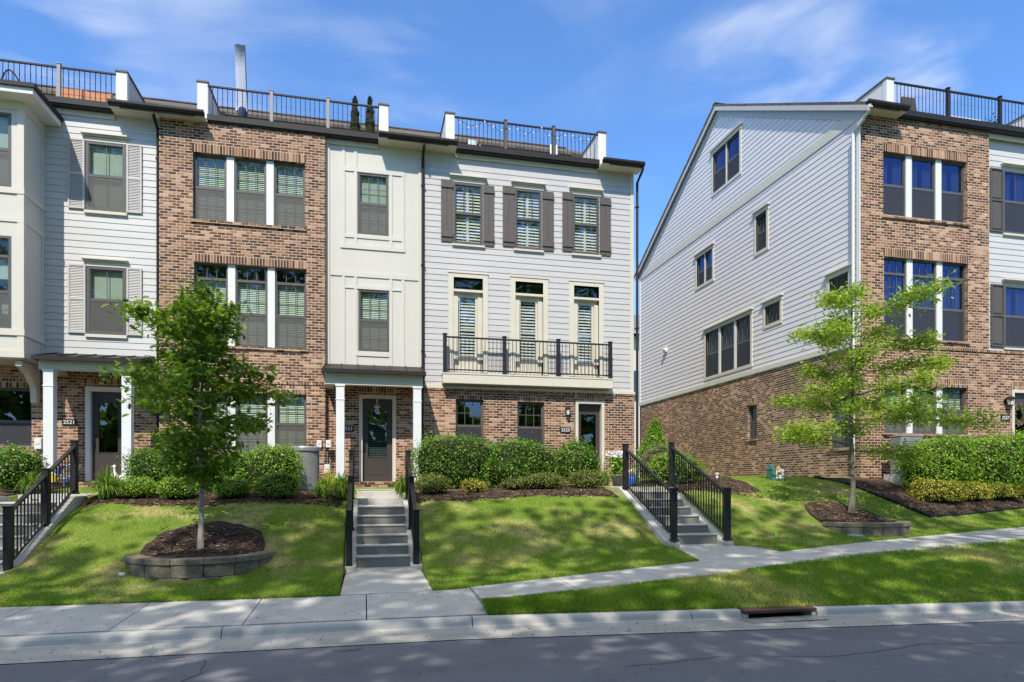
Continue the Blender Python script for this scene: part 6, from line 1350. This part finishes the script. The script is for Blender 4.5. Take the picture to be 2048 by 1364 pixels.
xa, xb_ = at(1076, 20.1), at(1165, 20.1); zt_ = tz(1076, 309, 20.1); t_ = thing('patio_bench', 'low white bench on the terrace above the grey house', 'bench', ((xa+xb_)/2, 20.1, ZT)); m = MB(); m.box(xa, xb_, 20.1, 20.5, zt_-.06, zt_); m.build('seat', M['white'], t_, bevel=.008)
for x in (xa+.05, xb_-.05):
    for y in (20.13, 20.47): q = MB(); q.box(x-.03, x+.03, y-.03, y+.03, ZT, zt_-.061); q.build('leg', M['white'], t_)
chair('patio_chair', 'white folding chair leaning back behind the right dark post of the grey house terrace', at(1118, 20.6), 20.6, ZT, .28, tz(1118, 290, 21.2)-ZT, 'white', 'white')
# string lights along that railing
t_ = thing('string_lights', 'string of small lights hung along the railing above the grey house', 'string lights', (at(1050, 19.1), 19.1, ZE+1.0)); m = MB(); P_ = []
xa, xb_ = at(912, 19.1), at(1192, 19.1); n = 70
for k in range(n+1): t = k/n; P_.append((xa+(xb_-xa)*t, 19.12+.02*math.sin(k), ZE+.93-.20*abs(math.sin(t*math.pi*5))-.03*math.sin(k*1.3)))
m.tube(P_, .006, 4); m.build('cable', M['black'], t_)
for k in range(2, n, 4): x, y, z = P_[k]; q = MB(); q.lathe((x, y, z), [(.008, -.07), (.02, -.05), (.018, -.02), (.008, 0)], 7); q.build('bulb', M['bulb'], t_, smooth=True)
# right house terrace
ZTR = ZER+.035; Yt = 16.5
chair('patio_chair', 'dark wicker patio chair with a navy cushion on the right house terrace', at(1850, Yt), Yt, ZTR, .55, tz(1850, 199, Yt+.6)-ZTR, 'wicker', 'wicker')
xa, xb_ = at(1878, 16.7), at(1950, 16.7); zt_ = tz(1878, 236, 16.7); t_ = thing('patio_table', 'low white slatted table on the right house terrace', 'table', ((xa+xb_)/2, 16.7, ZTR)); m = MB()
for k in range(5): m.box(xa, xb_, 16.5+k*.1, 16.585+k*.1, zt_-.03, zt_)
m.build('table_top', M['white'], t_)
for x in (xa+.05, xb_-.05):
    for y in (16.53, 16.95): q = MB(); q.box(x-.025, x+.025, y-.025, y+.025, ZTR, zt_-.031); q.build('leg', M['white'], t_)
for i, (px, s_) in enumerate(((1980, .13), (1990, .10))):
    x = at(px, 16.2); t_ = thing('planter', ('larger terracotta red pot on the right house terrace', 'smaller terracotta red pot on the right house terrace')[i], 'planter', (x, 16.2, ZTR)); lobed('pot', (x, 16.2, ZTR), [(s_*.7, 0), (s_, s_*2.2), (s_*1.1, s_*2.4)], 'red', t_, 16)
    leafcloud('plant', [(x+rs.gauss(0, s_*.6), 16.2+rs.gauss(0, s_*.6), ZTR+s_*2.4+abs(rs.gauss(0, s_*1.2))) for _ in range(90)], None, .07, 'leaf_dark', t_, seed=100+i)

# wooded belt across the street, behind the camera: what the ground floor windows look out on
P_ = np.stack([NR.uniform(-60, 75, 22000), -28+NR.normal(0, 2.2, 22000), NR.uniform(0, 1, 22000)**.8*15], 1); P_[:, 2] *= .75+.25*np.sin(P_[:, 0]*.35)+.1*np.sin(P_[:, 0]*1.1)
o = leafcloud('far_woods', P_, None, 1.5, 'leaf_street', None, seed=77); kind(o, 'stuff', 'wooded belt across the street')
m = MB(); m.box(-60, 75, -33, -31, -.5, 6); kind(m.build('far_hedge', M['twig'], None), 'stuff', 'dark undergrowth of the wooded belt')

# brown stain patch and thin sealed cracks on the road
def flatpoly(name, cx, cy, rx, ry, n, mt, seed):
    rs_ = random.Random(seed); P = []
    for k in range(n): a = 2*math.pi*k/n; q = rs_.uniform(.75, 1.15); x = cx+rx*q*math.cos(a); y = cy+ry*q*math.sin(a); P.append((x, y, roadz(x, y)+.005))
    m = MB(); m.face(P); return kind(m.build(name, mt), 'structure')
def roadz(x, y): return Kz(x)+lerp(Ky(x)-y, [(.67, -.139), (2.5, -.10), (4.5, -.08), (9.2, -.16)])
stain = mat('road_stain', (.20, .155, .125), .9, noise=(9, (.14, .12, .11), .9))
x, y = fz(694, 1298, -.25); flatpoly('road_stain', x, y, .17, .08, 14, stain, 1)
seal = mat('crack_sealant', (.07, .07, .078), .7)
for i, P in enumerate((((-7.5, 6.9), (-6.2, 6.55), (-5.0, 6.75), (-3.9, 6.3), (-2.9, 6.45)), ((2.5, 5.9), (3.6, 6.1), (4.9, 5.85), (6.2, 6.15), (8.0, 5.9)), ((-1.6, 7.15), (-1.5, 6.6), (-1.75, 6.0), (-1.55, 5.2)))):
    m = MB(); Q = []
    for (x0, y0), (x1, y1) in zip(P, P[1:]):
        for k in range(6): t = k/6; Q.append((x0+(x1-x0)*t+rs.uniform(-.02, .02), y0+(y1-y0)*t+rs.uniform(-.03, .03)))
    for (x0, y0), (x1, y1) in zip(Q, Q[1:]):
        d = math.hypot(x1-x0, y1-y0); nx, ny = -(y1-y0)/d*.006, (x1-x0)/d*.006; m.face([(x0-nx, y0-ny, roadz(x0, y0)+.004), (x1-nx, y1-ny, roadz(x1, y1)+.004), (x1+nx, y1+ny, roadz(x1, y1)+.004), (x0+nx, y0+ny, roadz(x0, y0)+.004)])
    kind(m.build('road_crack', seal), 'structure')
